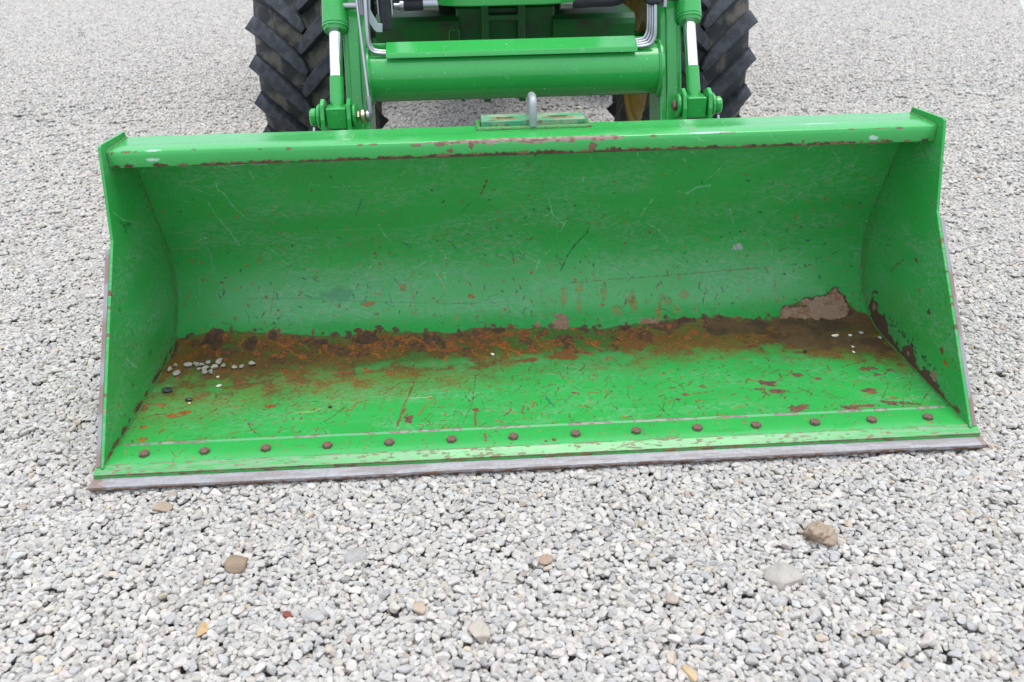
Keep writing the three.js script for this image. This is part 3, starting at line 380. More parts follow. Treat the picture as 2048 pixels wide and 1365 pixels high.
// top lip: folded channel
{
  const R = 0.011, prof = [[0.632, -0.62], [0.629, -0.492]]; for (let i = 0; i <= 6; i++) { const a = i / 6 * Math.PI / 2; prof.push([0.633 - 0.004 * Math.cos(a), -0.490 + 0.004 * Math.sin(a)]); }
  for (let i = 0; i <= 10; i++) { const a = i / 10 * Math.PI / 2; prof.push([0.660 + R * Math.sin(a), -0.486 - R + R * Math.cos(a)]); } prof.push([0.672, -0.548], [0.6705, -0.556], [0.668, -0.640], [0.640, -0.645]);
  const LL = [0]; for (let i = 1; i < prof.length; i++) LL.push(LL[i - 1] + Math.hypot(prof[i][0] - prof[i - 1][0], prof[i][1] - prof[i - 1][1])); const T = LL[LL.length - 1];
  const S = new Sheet(2 * W2, T, 2048, 340), r = rng(44), lo = LL[6], hi = LL[14];   // lo: lower front edge, hi: the upper fold
  paintBase(S, 0.26, 9); scratches(S, 70, 81, { y0: lo, y1: T, len: 0.06, a: 0.5, col: [0.2, 0.42, 0.24] });
  const X = (px) => at(px, 310 - 0.032 * (px - 1045), 'z', -0.486).x + W2, Xt = (px) => at(px, 272 - 0.034 * (px - 1045), 'z', -0.49).x + W2;
  const dens = (px) => px < 400 ? 0.35 : px < 480 ? 0.7 : px < 1430 ? 1 : px < 1700 ? 0.72 : 0.5;
  for (let px = 222; px < 1872; px += 7) if (r() < dens(px) * 0.8) { const big = px > 870 && px < 1330 ? 1.5 : 0.9; S.blob(X(px + 6 * r()), lo + 0.0005 + 0.003 * r(), 0.005 + 0.011 * r() * big, 0.002 + 0.0035 * r() * big, r() < 0.6 ? darkRustAt : (x, y) => mix(tanAt(x, y), RUST, 0.6), { seed: px, amp: 0.9, freq: 1.0, rough: 0.85, bump: 0.25 }); }
  S.each((x, y, k) => { const q = y - lo; if (x > 0.2 && x < 1.75 && q < 0.0015 + 0.006 * (fbm(x * 30, 2, 4) - 0.40) && y > lo - 0.012) S.put(k, darkRustAt(x, y), 0.9, 0.85, 0.25); });
  S.each((x, y, k) => { const a = Xt(940), b = Xt(1235), m = sstep(a - 0.16, a + 0.05, x) * (1 - sstep(b - 0.02, b + 0.02, x)); if (m <= 0) return; const e = 0.0075 * m + 0.014 * (fbm(x * 40, 7, 4) - 0.5), d = y - hi; if (d > -e - 0.004 * (vn(x * 130, 3) - 0.3) && d < 0.008 * m + 0.004 * (fbm(x * 50, 9, 3) - 0.5)) S.put(k, mix([0.27, 0.17, 0.15], [0.16, 0.075, 0.05], sstep(0.4, 0.65, fbm(x * 90, y * 200, 3))), 0.93, 0.6, 0.3); });
  for (const [px, dy, a, b] of [[250, 0.002, 0.016, 0.005], [268, 0.001, 0.006, 0.004], [221, 0, 0.005, 0.005], [575, -0.004, 0.010, 0.005], [518, -0.003, 0.006, 0.003], [720, 0, 0.012, 0.004], [745, 0, 0.014, 0.004], [830, -0.006, 0.02, 0.004], [880, -0.006, 0.02, 0.006], [1308, -0.001, 0.012, 0.005], [1705, 0, 0.012, 0.003], [1802, -0.001, 0.012, 0.005], [1770, 0, 0.03, 0.0015], [1610, -0.028, 0.006, 0.005], [385, 0.002, 0.007, 0.004], [1450, 0.001, 0.04, 0.002], [900, -0.022, 0.010, 0.008], [942, -0.012, 0.008, 0.010], [1185, -0.022, 0.012, 0.014]]) S.blob(Xt(px), hi + dy, a * 0.72, b * 0.72, (x, y) => mix(tanAt(x, y), RUST, 0.7), { seed: px, amp: 0.7, freq: 1.2, rim: { w: 0.12, col: DARKRUST } });
  for (const [px, dy, a, b] of [[305, 0.004, 0.016, 0.004], [300, -0.02, 0.014, 0.004], [1752, -0.024, 0.012, 0.006], [1650, 0.05, 0.05, 0.003], [1420, 0.004, 0.05, 0.003]]) S.blob(Xt(px), hi + dy, a, b, () => [0.42, 0.55, 0.47], { seed: px, amp: 0.9, a: 0.8, rough: 0.5, bump: 0.5 });
  for (const px of [680, 1384]) S.box(Xt(px) - 0.012, Xt(px) + 0.024, hi + 0.012, hi + 0.10, (x, y, k) => S.put(k, [0.14, 0.24, 0.11], 0.5 * sstep(0.5, 0.7, vn(x * 190, y * 60)), 0.5));
  const lip = part('top_lip', sweepX(prof, -W2 + 0.0015, W2 - 0.0015, 1, 0.5), S.material({ bump: 0.0009 }), bucket);
  part('weld_bead', [-1, 1].map((s) => new THREE.TubeGeometry(new THREE.CatmullRomCurve3([V3(s * (W2 - 0.002), 0.634, -0.489), V3(s * (W2 - 0.002), 0.668, -0.489), V3(s * (W2 - 0.002), 0.671, -0.51), V3(s * (W2 - 0.002), 0.668, -0.63)], false, 'catmullrom', 0.05), 40, 0.0045, 6)), boltGreen(), lip);
}
// tie-down plate with two slots and a lifting eye on the lip
{
  const s = new THREE.Shape(); s.moveTo(-0.137, -0.038); s.lineTo(0.137, -0.038); s.lineTo(0.137, 0.038); s.lineTo(-0.137, 0.038); s.closePath();
  for (const cx of [-0.074, 0.068]) { const h = new THREE.Path(); h.moveTo(cx - 0.016, -0.0085); h.lineTo(cx + 0.016, -0.0085); h.absarc(cx + 0.016, 0, 0.0085, -Math.PI / 2, Math.PI / 2, false); h.lineTo(cx - 0.016, 0.0085); h.absarc(cx - 0.016, 0, 0.0085, Math.PI / 2, Math.PI * 1.5, false); s.holes.push(h); }
  const g = new THREE.ExtrudeGeometry(s, { depth: 0.0165, bevelEnabled: true, bevelThickness: 0.0018, bevelSize: 0.0018, bevelOffset: -0.0018, bevelSegments: 2, curveSegments: 10 }); g.rotateX(-Math.PI / 2); g.translate(0.017, 0.672, -0.632);
  const S = new Sheet(0.3, 0.1, 768, 256); S.each((x, y, k) => { const n = fbm(x * 30, y * 30, 4), c = mix([0.055, 0.26, 0.13], [0.20, 0.30, 0.17], sstep(0.4, 0.65, n)); S.put(k, c, 1); S.r[k] = 0.5; S.b[k] = fbm(x * 120, y * 120, 3); });
  for (const cx of [-0.074, 0.068]) S.blob(0.15 + cx, 0.05, 0.036, 0.019, (x, y) => mix([0.24, 0.15, 0.03], [0.15, 0.06, 0.015], vn(x * 200, y * 200)), { amp: 0.5, soft: 0.35, a: 0.85 });
  const r = rng(8); for (let i = 0; i < 40; i++) S.blob(r() * 0.3, r() < 0.6 ? (r() < 0.5 ? 0.012 : 0.088) : r() * 0.1, 0.003 + 0.008 * r(), 0.002 + 0.003 * r(), rustAt, { seed: i, amp: 1, a: 0.75 });
  const p = g.attributes.position, uv = new Float32Array(p.count * 2); for (let i = 0; i < p.count; i++) { uv[2 * i] = (p.getX(i) - 0.017 + 0.15) / 0.3; uv[2 * i + 1] = (-(p.getZ(i) + 0.632) + 0.05 + (p.getY(i) - 0.672) * 0.6) / 0.1; } g.setAttribute('uv', new THREE.BufferAttribute(uv, 2));
  const tie = part('tie_down_plate', g, S.material({ bump: 0.0012 }), bucket);
  part('weld_bead', [tubeAlong([V3(-0.128, 0.671, -0.668), V3(-0.128, 0.671, -0.588), V3(-0.10, 0.671, -0.5885), V3(0.13, 0.671, -0.5885), V3(0.162, 0.671, -0.588), V3(0.162, 0.671, -0.668)], 0.0075, 90, 8, 0.02)], boltGreen(), tie);
  // the eye stands edge-on: a bent rod welded to the front of the plate
  const e = [V3(0.015, 0.676, -0.590), V3(0.015, 0.715, -0.589), V3(0.0155, 0.738, -0.596), V3(0.016, 0.743, -0.618), V3(0.016, 0.741, -0.648), V3(0.016, 0.730, -0.668), V3(0.016, 0.69, -0.673)];
  part('lifting_eye', tubeAlong(e, 0.0105, 60, 16, 0.5), M.hot, tie);
}
// base edge with bevelled front, bolts, and the bare bolt-on cutting edge beneath it
const bx = { w: 2.146 };
{
  const prof = [[0.016, -0.140], [0.0365, -0.140], [0.0365, -0.056], [0.0355, -0.0535], [0.0245, -0.0345], [0.0225, -0.0335], [0.0150, -0.0335], [0.0150, -0.13]], LL = [0]; for (let i = 1; i < prof.length; i++) LL.push(LL[i - 1] + Math.hypot(prof[i][0] - prof[i - 1][0], prof[i][1] - prof[i - 1][1])); const T = LL[LL.length - 1];
  const S = new Sheet(2.146, T, 2048, 232), r = rng(66); paintBase(S, 0.24, 21);
  const P = (px, py) => { const v = at(px, py, 'y', 0.0365); return [v.x + 1.073, LL[1] + (v.z + 0.14)]; };
  for (let i = 0; i < 46; i++) S.blob(r() * 2.146, LL[2] - 0.030 * r() * r(), 0.02 + 0.05 * r(), 0.003 + 0.009 * r(), greenAt, { seed: i, a: 0.9, amp: 0.9, rough: 0.10, bump: 0.58, soft: 0.15 });
  for (let i = 0; i < 220; i++) { const q = 0.001 + 0.0026 * r() * r(); S.blob(r() * 2.146, LL[1] + r() * 0.084, q * (1 + 2 * r()), q, i % 2 ? rustAt : orangeAt, { seed: i, a: 0.75, amp: 0.9, ang: r() * 3 }); }
  scratches(S, 46, 91, { y0: LL[1], y1: LL[2], len: 0.045, a: 0.85, wd: 0.0020, col: [0.10, 0.09, 0.02] });
  const mk = (pts, wd, col) => S.stroke(pts.map(([x, y]) => P(x, y)), wd, col, 0.9, 0.6, 0.4, 0.35);
  mk([[338, 896], [345, 908], [350, 913], [344, 926]], 0.003, [0.10, 0.08, 0.02]); mk([[358, 908], [370, 895]], 0.0028, [0.12, 0.08, 0.02]); mk([[425, 925], [431, 915]], 0.002, DARKRUST); mk([[1236, 892], [1250, 888], [1300, 878], [1356, 873]], 0.0032, [0.13, 0.08, 0.02]); mk([[533, 886], [556, 890], [575, 898]], 0.0028, [0.15, 0.10, 0.02]); mk([[969, 868], [971, 882]], 0.011, RUST); mk([[976, 868], [990, 888]], 0.002, DARKRUST); S.blob(...P(1092, 883), 0.004, 0.005, rustAt, { seed: 2 }); S.blob(...P(1108, 880), 0.005, 0.008, rustAt, { seed: 3 });
  // worn bevel: pale streaks paint in scuffs and glancing sheen; rubbed through to brown
  S.each((x, y, k) => { const d = y - LL[3]; if (y > LL[2] - 0.002 && y < LL[5] + 0.003) { const n = fbm(x * 16, y * 70, 4), m = fbm(x * 60 + 5, y * 200, 3); const scuffSheen = sstep(0.40, 0.62, fbm(x * 34, y * 420, 4)); S.put(k, [0.19, 0.25, 0.155], 0.6 * scuffSheen, 0.4, 0.5); if (m > 0.66) S.put(k, [0.17, 0.10, 0.05], 0.7, 0.7, 0.4); if (Math.abs(y - LL[5]) < 0.0012 + 0.002 * fbm(x * 22, 5, 3)) S.put(k, rustAt(x, y), 0.75, 0.8, 0.3); if (y < LL[2] + 0.001 && m > 0.42) S.put(k, [0.15, 0.09, 0.05], 0.75, 0.7, 0.4); } else if (y > LL[5] + 0.003 && fbm(x * 24, y * 120, 4) > 0.64) S.put(k, rustAt(x, y), 0.85, 0.8, 0.4); });
  const base = part('base_edge', [sweepX(prof, -1.073, 1.073, 1, 0.5), capUV(prof, -1.073), capUV(prof, 1.073)], S.material({ bump: 0.001 }), bucket);
  function capUV(pr, x) { const g = capX(pr, x), uv = g.attributes.uv; for (let i = 0; i < uv.count; i++) uv.setXY(i, 0.5, 0.78); return g; }
  // worn weld strip where the floor sheet meets the base edge
  const W = new Sheet(2.1, 0.03, 2048, 32); W.each((x, y, k) => { const n = fbm(x * 30, y * 40, 4); W.put(k, n > 0.50 ? [0.06, 0.29, 0.09] : mix([0.20, 0.22, 0.16], [0.15, 0.09, 0.075], sstep(0.30, 0.44, n)), 1); W.r[k] = 0.5; W.b[k] = fbm(x * 90, y * 90, 3); });
  part('floor_weld', sweepX([[0.0335, -0.1448], [0.0375, -0.1440], [0.0392, -0.1420], [0.0392, -0.1395], [0.0382, -0.1365], [0.0362, -0.1345]], -1.035, 1.035, 1, 0.8), W.material({ bump: 0.001 }), base);
}
{
  const prof = [[0.0005, -0.19], [0.0146, -0.19], [0.0146, -0.006], [0.0125, -0.001], [0.006, 0.0], [0.0005, -0.004]];
  const S = new Sheet(2.152, 0.4, 1024, 256); S.each((x, y, k) => { const n = fbm(x * 12, y * 40, 5), f = fbm(x * 180, y * 40, 3), s = vn(x * 14, y * 500); const e = fbm(x * 20 + 8, 3, 4); let c = mix([0.215, 0.205, 0.205], [0.34, 0.33, 0.33], f * 0.7 + s * 0.3); c = mix(c, [0.20, 0.155, 0.135], 0.45 * sstep(0.52, 0.68, n)); if (y > 0.386 - 0.008 * e) c = mix(c, [0.17, 0.085, 0.05], sstep(0.3, 0.6, fbm(x * 60, y * 90, 3))); if (x < 0.05 - 0.07 * n + 0.02 || x > 2.14) c = mix(c, [0.20, 0.115, 0.08], 0.7); S.put(k, c, 1); S.r[k] = 0.42 + 0.25 * n; S.b[k] = fbm(x * 110, y * 110, 4); });
  const c = [-1.076, 1.076].map((x) => { const g = capX(prof, x), uv = g.attributes.uv; for (let i = 0; i < uv.count; i++) uv.setXY(i, 0.02, 0.55); return g; });
  const bl = sweepX(prof, -1.076, 1.076, 420, 0.4); { const p = bl.attributes.position; for (let i = 0; i < p.count; i++) if (p.getZ(i) > -0.01) { const x = p.getX(i); p.setZ(i, p.getZ(i) - 0.0018 * sstep(0.45, 0.8, fbm(x * 9 + 30, 2, 4)) - 0.0012 * vn(x * 70 + 90, 5)); } }
  part('cutting_edge', [bl, ...c], S.material({ bump: 0.0008, metalness: 0.35 }), bucket);
}
{
  const hs = new THREE.Shape(); for (let i = 0; i < 6; i++) { const a = i / 6 * Math.PI * 2; (i ? hs.lineTo : hs.moveTo).call(hs, Math.cos(a) * 0.0108, Math.sin(a) * 0.0108); } hs.closePath();
  const hg = new THREE.ExtrudeGeometry(hs, { depth: 0.0060, bevelEnabled: true, bevelThickness: 0.0014, bevelSize: 0.0014, bevelOffset: 0.0004, bevelSegments: 2 }); hg.rotateX(-Math.PI / 2); const hgu = boxUV(hg, 4);
  const bp = [[287, 908], [407, 904], [530, 898], [654, 891], [778, 886], [903, 881], [1027, 875], [1152, 869], [1273, 862], [1396, 856], [1513, 850], [1630, 843], [1744, 838], [1855, 831]], r = rng(17);
  for (const [px, py] of bp) { const v = at(px, py, 'y', 0.042), b = part('bolt', hgu, M.rustBolt, bucket); b.position.set(v.x, 0.0375, -0.092); b.rotation.y = r() * 1.05; }
}
// ears behind the bucket that carry the pins
for (const sd of [-1, 1]) for (const x of [0.499, 0.577]) part('mounting_ear', boxUV(plateYZ([[0.10, -0.742], [0.16, -0.775], [0.30, -0.792], [0.52, -0.698], [0.60, -0.80], [0.42, -0.93], [0.22, -0.99], [0.13, -0.95]], sd * x, sd * (x + 0.014), 0.002)), M.green, bucket);

// ------------------------------------------------------------------ front loader
const loader = thing('front_loader', 'green front loader frame with torque tube and curl cylinders behind the bucket', 'loader');
const YZ = (x, y, z) => V3(x, y, z);
for (const sd of [-1, 1]) {
  const arm = grp('loader_arm', loader);
  const poly = [[0.17, -0.93], [0.24, -0.90], [0.30, -0.95], [0.60, -1.075], [0.84, -1.16], [1.10, -1.30], [1.32, -1.62], [1.36, -2.6], [1.18, -2.6], [1.16, -1.72], [1.0, -1.48], [0.78, -1.30], [0.54, -1.23], [0.30, -1.12], [0.18, -1.04]];
  part('arm_box', boxUV(plateYZ(poly, sd * 0.457, sd * 0.528, 0.006)), M.green, arm);
  part('arm_edge_strip', [boxUV(plateYZ([[0.33, -0.953], [0.60, -1.066], [0.84, -1.151], [1.08, -1.28], [1.07, -1.30], [0.84, -1.172], [0.60, -1.09], [0.33, -0.975]], sd * 0.478, sd * 0.512, 0.003))], M.green, arm);
  part('tube_collar', discX(sd > 0 ? 0.441 : -0.457, sd > 0 ? 0.457 : -0.441, 0.712, -1.118, 0.0885, 0.006, 48), M.green, arm);
  // curl cylinder
  const cy = grp('curl_cylinder', loader), X = sd * 0.548, pin = YZ(X, 0.622, -1.0), top = YZ(X * 0.99, 1.42, -1.50), d = top.clone().sub(pin).normalize(), on = (t) => pin.clone().addScaledVector(d, t);
  part('rod_end', [cylBetween(on(0), on(0.118), 0.0208, 30)], M.green, cy);
  part('rod', [cylBetween(on(0.117), on(0.30), 0.0188, 36)], M.chrome, cy);
  part('gland', [cylBetween(on(0.262), on(0.272), 0.034, 40, 0.036), cylBetween(on(0.272), on(0.279), 0.0395, 40)], M.green, cy);
  part('barrel', [cylBetween(on(0.281), on(0.80), 0.0395, 44)], M.green, cy);
  part('rod_boss', [rbox(0.061, 0.062, 0.062, X, 0.6185, -1.0, 0.004)], M.green, cy);
  // pin with collars and links
  const pn = grp('pin_joint', loader), lk = [[0.66, -1.035], [0.672, -1.0], [0.66, -0.968], [0.62, -0.955], [0.30, -0.93], [0.25, -0.965], [0.28, -1.0], [0.58, -1.048], [0.63, -1.05]];
  for (const [a, b] of [[0.503, 0.5155], [0.5815, 0.594]]) part('link', boxUV(plateYZ(lk, sd * a, sd * b, 0.003)), M.green, pn);
  part('collar', [discX(sd > 0 ? 0.5955 : -0.607, sd > 0 ? 0.607 : -0.5955, 0.62, -1.0, 0.037, 0.004)], M.green, pn);
  part('pin_head', [discX(sd > 0 ? 0.608 : -0.630, sd > 0 ? 0.630 : -0.608, 0.618, -1.0, 0.027, 0.005)], M.green, pn);
  part('washer', [discX(sd > 0 ? 0.490 : -0.502, sd > 0 ? 0.502 : -0.490, 0.62, -1.0, 0.036, 0.004)], M.green, pn);
  part('pin_bolt', [discX(sd > 0 ? 0.478 : -0.4895, sd > 0 ? 0.4895 : -0.478, 0.62, -0.998, 0.0165, 0.003, 6)], sd > 0 ? M.rustBolt : M.zinc, pn);
  part('grease_nipple', [cylBetween(V3(sd * 0.618, 0.592, -0.978), V3(sd * 0.619, 0.576, -0.968), 0.005, 8)], M.steel, pn);
  // hydraulic fitting on the barrel
  const ft = on(0.335), o = V3(sd * 0.50, ft.y + 0.006, ft.z + 0.035);
  part('hose_fitting', [cylBetween(V3(sd * 0.535, o.y, o.z - 0.03), V3(sd * 0.47, o.y + 0.004, o.z), 0.011, 6), cylBetween(V3(sd * 0.466, o.y - 0.022, o.z), V3(sd * 0.466, o.y + 0.022, o.z - 0.006), 0.0125, 6), cylBetween(V3(sd * 0.466, o.y + 0.022, o.z - 0.006), V3(sd * 0.466, o.y + 0.3, o.z - 0.12), 0.0105, 14)], M.steel, cy);
}
{
  const g = new THREE.CylinderGeometry(0.078, 0.078, 0.884, 72, 1, true); g.rotateZ(Math.PI / 2); g.translate(0, 0.712, -1.118);
  part('torque_tube', boxUV(g), M.green, loader);
  part('line_cover', [boxUV(sweepX([[0.776, -1.050], [0.7875, -1.0535], [0.7905, -1.056], [0.8125, -1.112], [0.8105, -1.116], [0.780, -1.122]], -0.392, 0.372, 1, 0.5))], M.green, loader);
  part('cover_bracket', rbox(0.05, 0.03, 0.012, -0.42, 0.792, -1.13), M.green, loader); part('cover_bracket', rbox(0.05, 0.03, 0.012, 0.40, 0.792, -1.13), M.green, loader);
  for (const sd of [-1, 1]) for (let i = 0; i < (sd < 0 ? 2 : 4); i++) {
    const x = sd < 0 ? -0.444 + i * 0.001 : 0.428 - i * 0.004, z = -1.072 - i * 0.016, y = 0.786 + i * 0.0035;
    part('hydraulic_line', tubeAlong([V3(sd * 0.33, y, z), V3(x - sd * 0.045, y, z), V3(x - sd * 0.014, y + 0.006, z), V3(x - sd * 0.002, y + 0.026, z - 0.003), V3(x, y + 0.06, z - 0.008), V3(x, y + 0.16, z - 0.04), V3(x, y + 0.34, z - 0.13)], 0.0062, 80, 12, 0.4), M.steel, loader);
  }
  // level indicator rod
  const a = at(738, 205, 'z', -1.0), b = at(717, 34, 'z', -1.10), c = b.clone().add(b.clone().sub(a));
  part('level_rod', [cylBetween(a, c, 0.0042, 14)], M.steel, loader);
  part('rod_eye', [cylBetween(a.clone().add(V3(0, 0.02, 0)), V3(a.x + 0.001, 0.628, -0.992), 0.0085, 12), discX(-0.462, -0.448, 0.618, -0.998, 0.019, 0.003)], M.steel, loader);
  part('spacer', [discX(-0.477, -0.463, 0.618, -0.998, 0.0215, 0.003)], M.zinc, loader);
  part('hose_sleeve', [rbox(0.046, 0.34, 0.10, 0.424, 1.072, -1.135, 0.012)], M.black, loader);
}

// ------------------------------------------------------------------ tractor behind the loader
const tractor = thing('tractor', 'green tractor front with deep lugged tyres and yellow rims behind the loader', 'tractor');
{
  // wheel: carcass, chevron lugs, rim
  const HW = 0.185, RC = 0.540, prof = (x) => { const t = Math.min(1, Math.abs(x) / HW); return RC - 0.018 * t * t - 0.030 * Math.pow(t, 7); };
  const pts = [[0.322, -0.150], [0.336, -0.158], [0.38, -0.168], [0.44, -0.174], [0.485, -0.172]]; const out = pts.map(([r, x]) => new THREE.Vector2(r, x)); for (let i = 0; i <= 20; i++) { const x = -HW + 0.005 + (2 * HW - 0.01) * i / 20; out.push(new THREE.Vector2(prof(x), x)); } for (const [r, x] of pts.slice().reverse()) out.push(new THREE.Vector2(r, -x));
  const tg = new THREE.LatheGeometry(out, 96); tg.rotateZ(-Math.PI / 2); { const uv = tg.attributes.uv; for (let i = 0; i < uv.count; i++) uv.setXY(i, uv.getX(i) * 3.4, uv.getY(i) * 0.8); }
  const lugGeo = (sd) => {   // one lug from the centre line to the shoulder, wrapped on the carcass
    const N = 16, P = [], I = [], U = [], ring = [[-1, -0.02], [-0.80, 0.82], [-0.66, 1], [0.66, 1], [0.80, 0.82], [1, -0.02]];
    for (let i = 0; i <= N; i++) {
      const t = i / N, x = sd * (-0.010 + 0.206 * t), arc = 0.20 * Math.pow(t, 0.86) , wd = (0.028 + 0.010 * t) * (i === 0 ? 0.55 : i === 1 ? 0.86 : 1), xs = Math.min(HW - 0.001, Math.abs(x)), dirx = 0.213, dira = 0.20, l = Math.hypot(dirx, dira);
      const over = Math.max(0, Math.abs(x) - HW * 0.93), h = (0.043 - 0.004 * t) * (i === 0 ? 0.86 : 1) - over * 0.9;
      ring.forEach(([u, v]) => { const px = x - sd * u * wd * dira / l * 0.75, pa = arc + u * wd * dirx / l * 1.1, xc = Math.sign(px) * Math.min(HW - 0.002, Math.abs(px)), r = prof(xc) + h * v - (v < 0 ? 0.012 + over : 0), th = pa / 0.57; const xw = v < 0 ? xc * 0.97 : px; P.push(xw, r * Math.sin(th), r * Math.cos(th)); U.push(pa, px); });
    }
    const s = ring.length; for (let i = 0; i < N; i++) for (let k = 0; k + 1 < s; k++) { const a = i * s + k; I.push(a, a + 1, a + s + 1, a, a + s + 1, a + s); }
    for (const e of [0, N * s]) for (let k = 1; k + 1 < s; k++) I.push(e, e + k, e + k + 1);
    const g = new THREE.BufferGeometry(); g.setAttribute('position', new THREE.Float32BufferAttribute(P, 3)); g.setAttribute('uv', new THREE.Float32BufferAttribute(U, 2)); g.setIndex(I); g.computeVertexNormals(); return toCreasedNormals(g, 0.55);
  };
  const lugs = [lugGeo(-1), lugGeo(1)], NL = 24;
  const turned = (pts) => { const g = toCreasedNormals(new THREE.LatheGeometry(pts.map(([r, x]) => new THREE.Vector2(r, x)), 64), 0.5); g.rotateZ(-Math.PI / 2); return g; };
  const rims = [-1, 1].map((q) => [turned([[0.0, -0.11], [0.10, -0.10], [0.115, -0.125], [0.25, -0.115], [0.292, -0.135], [0.297, -0.146], [0.325, -0.152], [0.331, -0.158]].map(([r, x]) => [r, x * q])), turned([[0.292, -0.133], [0.297, 0.146], [0.325, 0.152], [0.331, 0.158]].map(([r, x]) => [r, x * q]))]);
  const wheel = (name, x, y, z, k, ph) => {
    const w = grp(name, tractor); w.position.set(x, y, z); w.scale.setScalar(k);
    part('tyre', tg, M.rubberDusty, w); part('rim', rims[x < 0 ? 0 : 1], M.yellow, w);
    for (let i = 0; i < NL; i++) for (const s of [0, 1]) { const l = part('tread_lug', lugs[s], M.rubber, w); l.rotation.x = -(i + (s ? 0.5 : 0) + ph) / NL * Math.PI * 2; }
    return w;
  };
  wheel('front_wheel', -0.738, 0.586, -2.18, 1, 0.30); wheel('front_wheel', 0.738, 0.586, -2.18, 1, 0.62);
  wheel('rear_wheel', -0.86, 0.87, -4.55, 1.5, 0); wheel('rear_wheel', 0.86, 0.87, -4.55, 1.5, 0.4);
  // front frame: wide casting between the arms, ribbed weight support in the middle, bumper lip above it
  part('front_frame', [boxUV(sweepX([[0.52, -1.72], [0.58, -1.65], [0.780, -1.62], [0.797, -1.628], [0.811, -1.655], [0.815, -1.90]], -0.47, -0.17, 1, 0.4)), boxUV(sweepX([[0.52, -1.72], [0.58, -1.65], [0.775, -1.62], [0.793, -1.628], [0.807, -1.655], [0.811, -1.90]], 0.17, 0.47, 1, 0.4)), rbox(0.36, 0.30, 0.06, 0, 0.69, -1.68, 0.01), rbox(0.94, 0.26, 0.3, 0, 0.66, -1.85, 0.02)], M.shadedDirtyGreen, tractor);
  const ws = part('weight_support', [rbox(0.026, 0.36, 0.07, -0.075, 0.69, -1.635, 0.006), rbox(0.026, 0.36, 0.07, 0.055, 0.69, -1.635, 0.006), rbox(0.12, 0.022, 0.07, -0.01, 0.808, -1.635, 0.006)], M.shadedDirtyGreen, tractor);
  { // casting mark: a raised rounded square
    const q = [[-0.20, 0.735], [-0.20, 0.775], [-0.195, 0.784], [-0.168, 0.784], [-0.163, 0.775], [-0.163, 0.735]].map(([x, y]) => V3(x - 0.006, y - 0.016, -1.6205)); part('casting_mark', tubeAlong(q, 0.0016, 40, 6, 0.1), M.green, tractor); }
  const lipS = new THREE.Shape(); lipS.moveTo(-0.25, -0.02); lipS.quadraticCurveTo(-0.215, 0.055, -0.12, 0.065); lipS.lineTo(0.10, 0.065); lipS.quadraticCurveTo(0.20, 0.055, 0.235, -0.02); lipS.lineTo(0.235, -0.30); lipS.lineTo(-0.25, -0.30); lipS.closePath();
  { const g = new THREE.ExtrudeGeometry(lipS, { depth: 0.03, bevelEnabled: true, bevelThickness: 0.004, bevelSize: 0.004, bevelSegments: 2, curveSegments: 16 }); g.rotateX(Math.PI / 2); g.translate(0, 0.914, -1.41); part('bumper_plate', boxUV(g), M.green, tractor); }
  part('nose_panel', [rbox(0.70, 0.60, 0.30, 0, 1.27, -1.55, 0.04), rbox(0.74, 0.62, 2.4, 0, 1.30, -2.8, 0.09)], M.green, tractor);
  part('shade_undertray', [rbox(0.86, 0.03, 0.62, 0, 0.945, -1.70, 0.008)], M.black, tractor);  // unseen plate, reached forward to shade the front frame
  part('engine_block', [rbox(0.5, 0.5, 2.6, 0, 0.80, -3.2, 0.03)], M.black, tractor);
  part('front_axle', [cylBetween(V3(-0.62, 0.586, -2.18), V3(0.62, 0.586, -2.18), 0.075, 24), rbox(0.3, 0.2, 0.3, 0, 0.58, -2.18, 0.04)], M.green, tractor);
  part('rear_axle', [cylBetween(V3(-0.85, 0.87, -4.55), V3(0.85, 0.87, -4.55), 0.12, 24)], M.green, tractor);
  // hose hardware at the left: grey bracket, strap, clamp
  const br = at(742, 0, 'z', -1.3), S2 = new THREE.Shape(); [[740, 0], [742, 30], [746, 42], [751, 58], [757, 62], [766, 62], [766, 50], [758, 49], [750, 34], [742, 20], [741, 0]].forEach(([px, py], i) => { const v = at(px, py, 'z', -1.3); (i ? S2.lineTo : S2.moveTo).call(S2, v.x, v.y); });
  { const g = new THREE.ExtrudeGeometry([[730, -40], [732, 40], [738, 42], [748, 58], [754, 63], [764, 63], [764, 48], [755, 47], [740, 20], [739, -40]].reduce((s, [px, py], i) => { const v = at(px, py, 'z', -1.18); (i ? s.lineTo : s.moveTo).call(s, v.x, v.y); return s; }, new THREE.Shape()), { depth: 0.006, bevelEnabled: true, bevelThickness: 0.001, bevelSize: 0.001, bevelSegments: 1 }); g.translate(0, 0, -1.18); part('hose_bracket', boxUV(g), M.greyPlate, loader); }
  { const v = at(773, 58, 'z', -1.2); part('rubber_strap', [rbox(0.034, 0.22, 0.016, v.x, v.y + 0.105, -1.2, 0.005)], M.black, loader); for (const q of [-0.0215, 0.0215]) part('strap_clip', [rbox(0.006, 0.18, 0.012, v.x + q, v.y + 0.13, -1.203, 0.002)], M.steel, loader); }
  { const v = at(800, 12, 'z', -1.38); part('clamp_bolt', [cylBetween(V3(v.x - 0.02, v.y, -1.38), V3(v.x, v.y, -1.38), 0.011, 6), cylBetween(V3(v.x, v.y, -1.38), V3(v.x + 0.012, v.y, -1.38), 0.018, 16)], M.steel, tractor); }
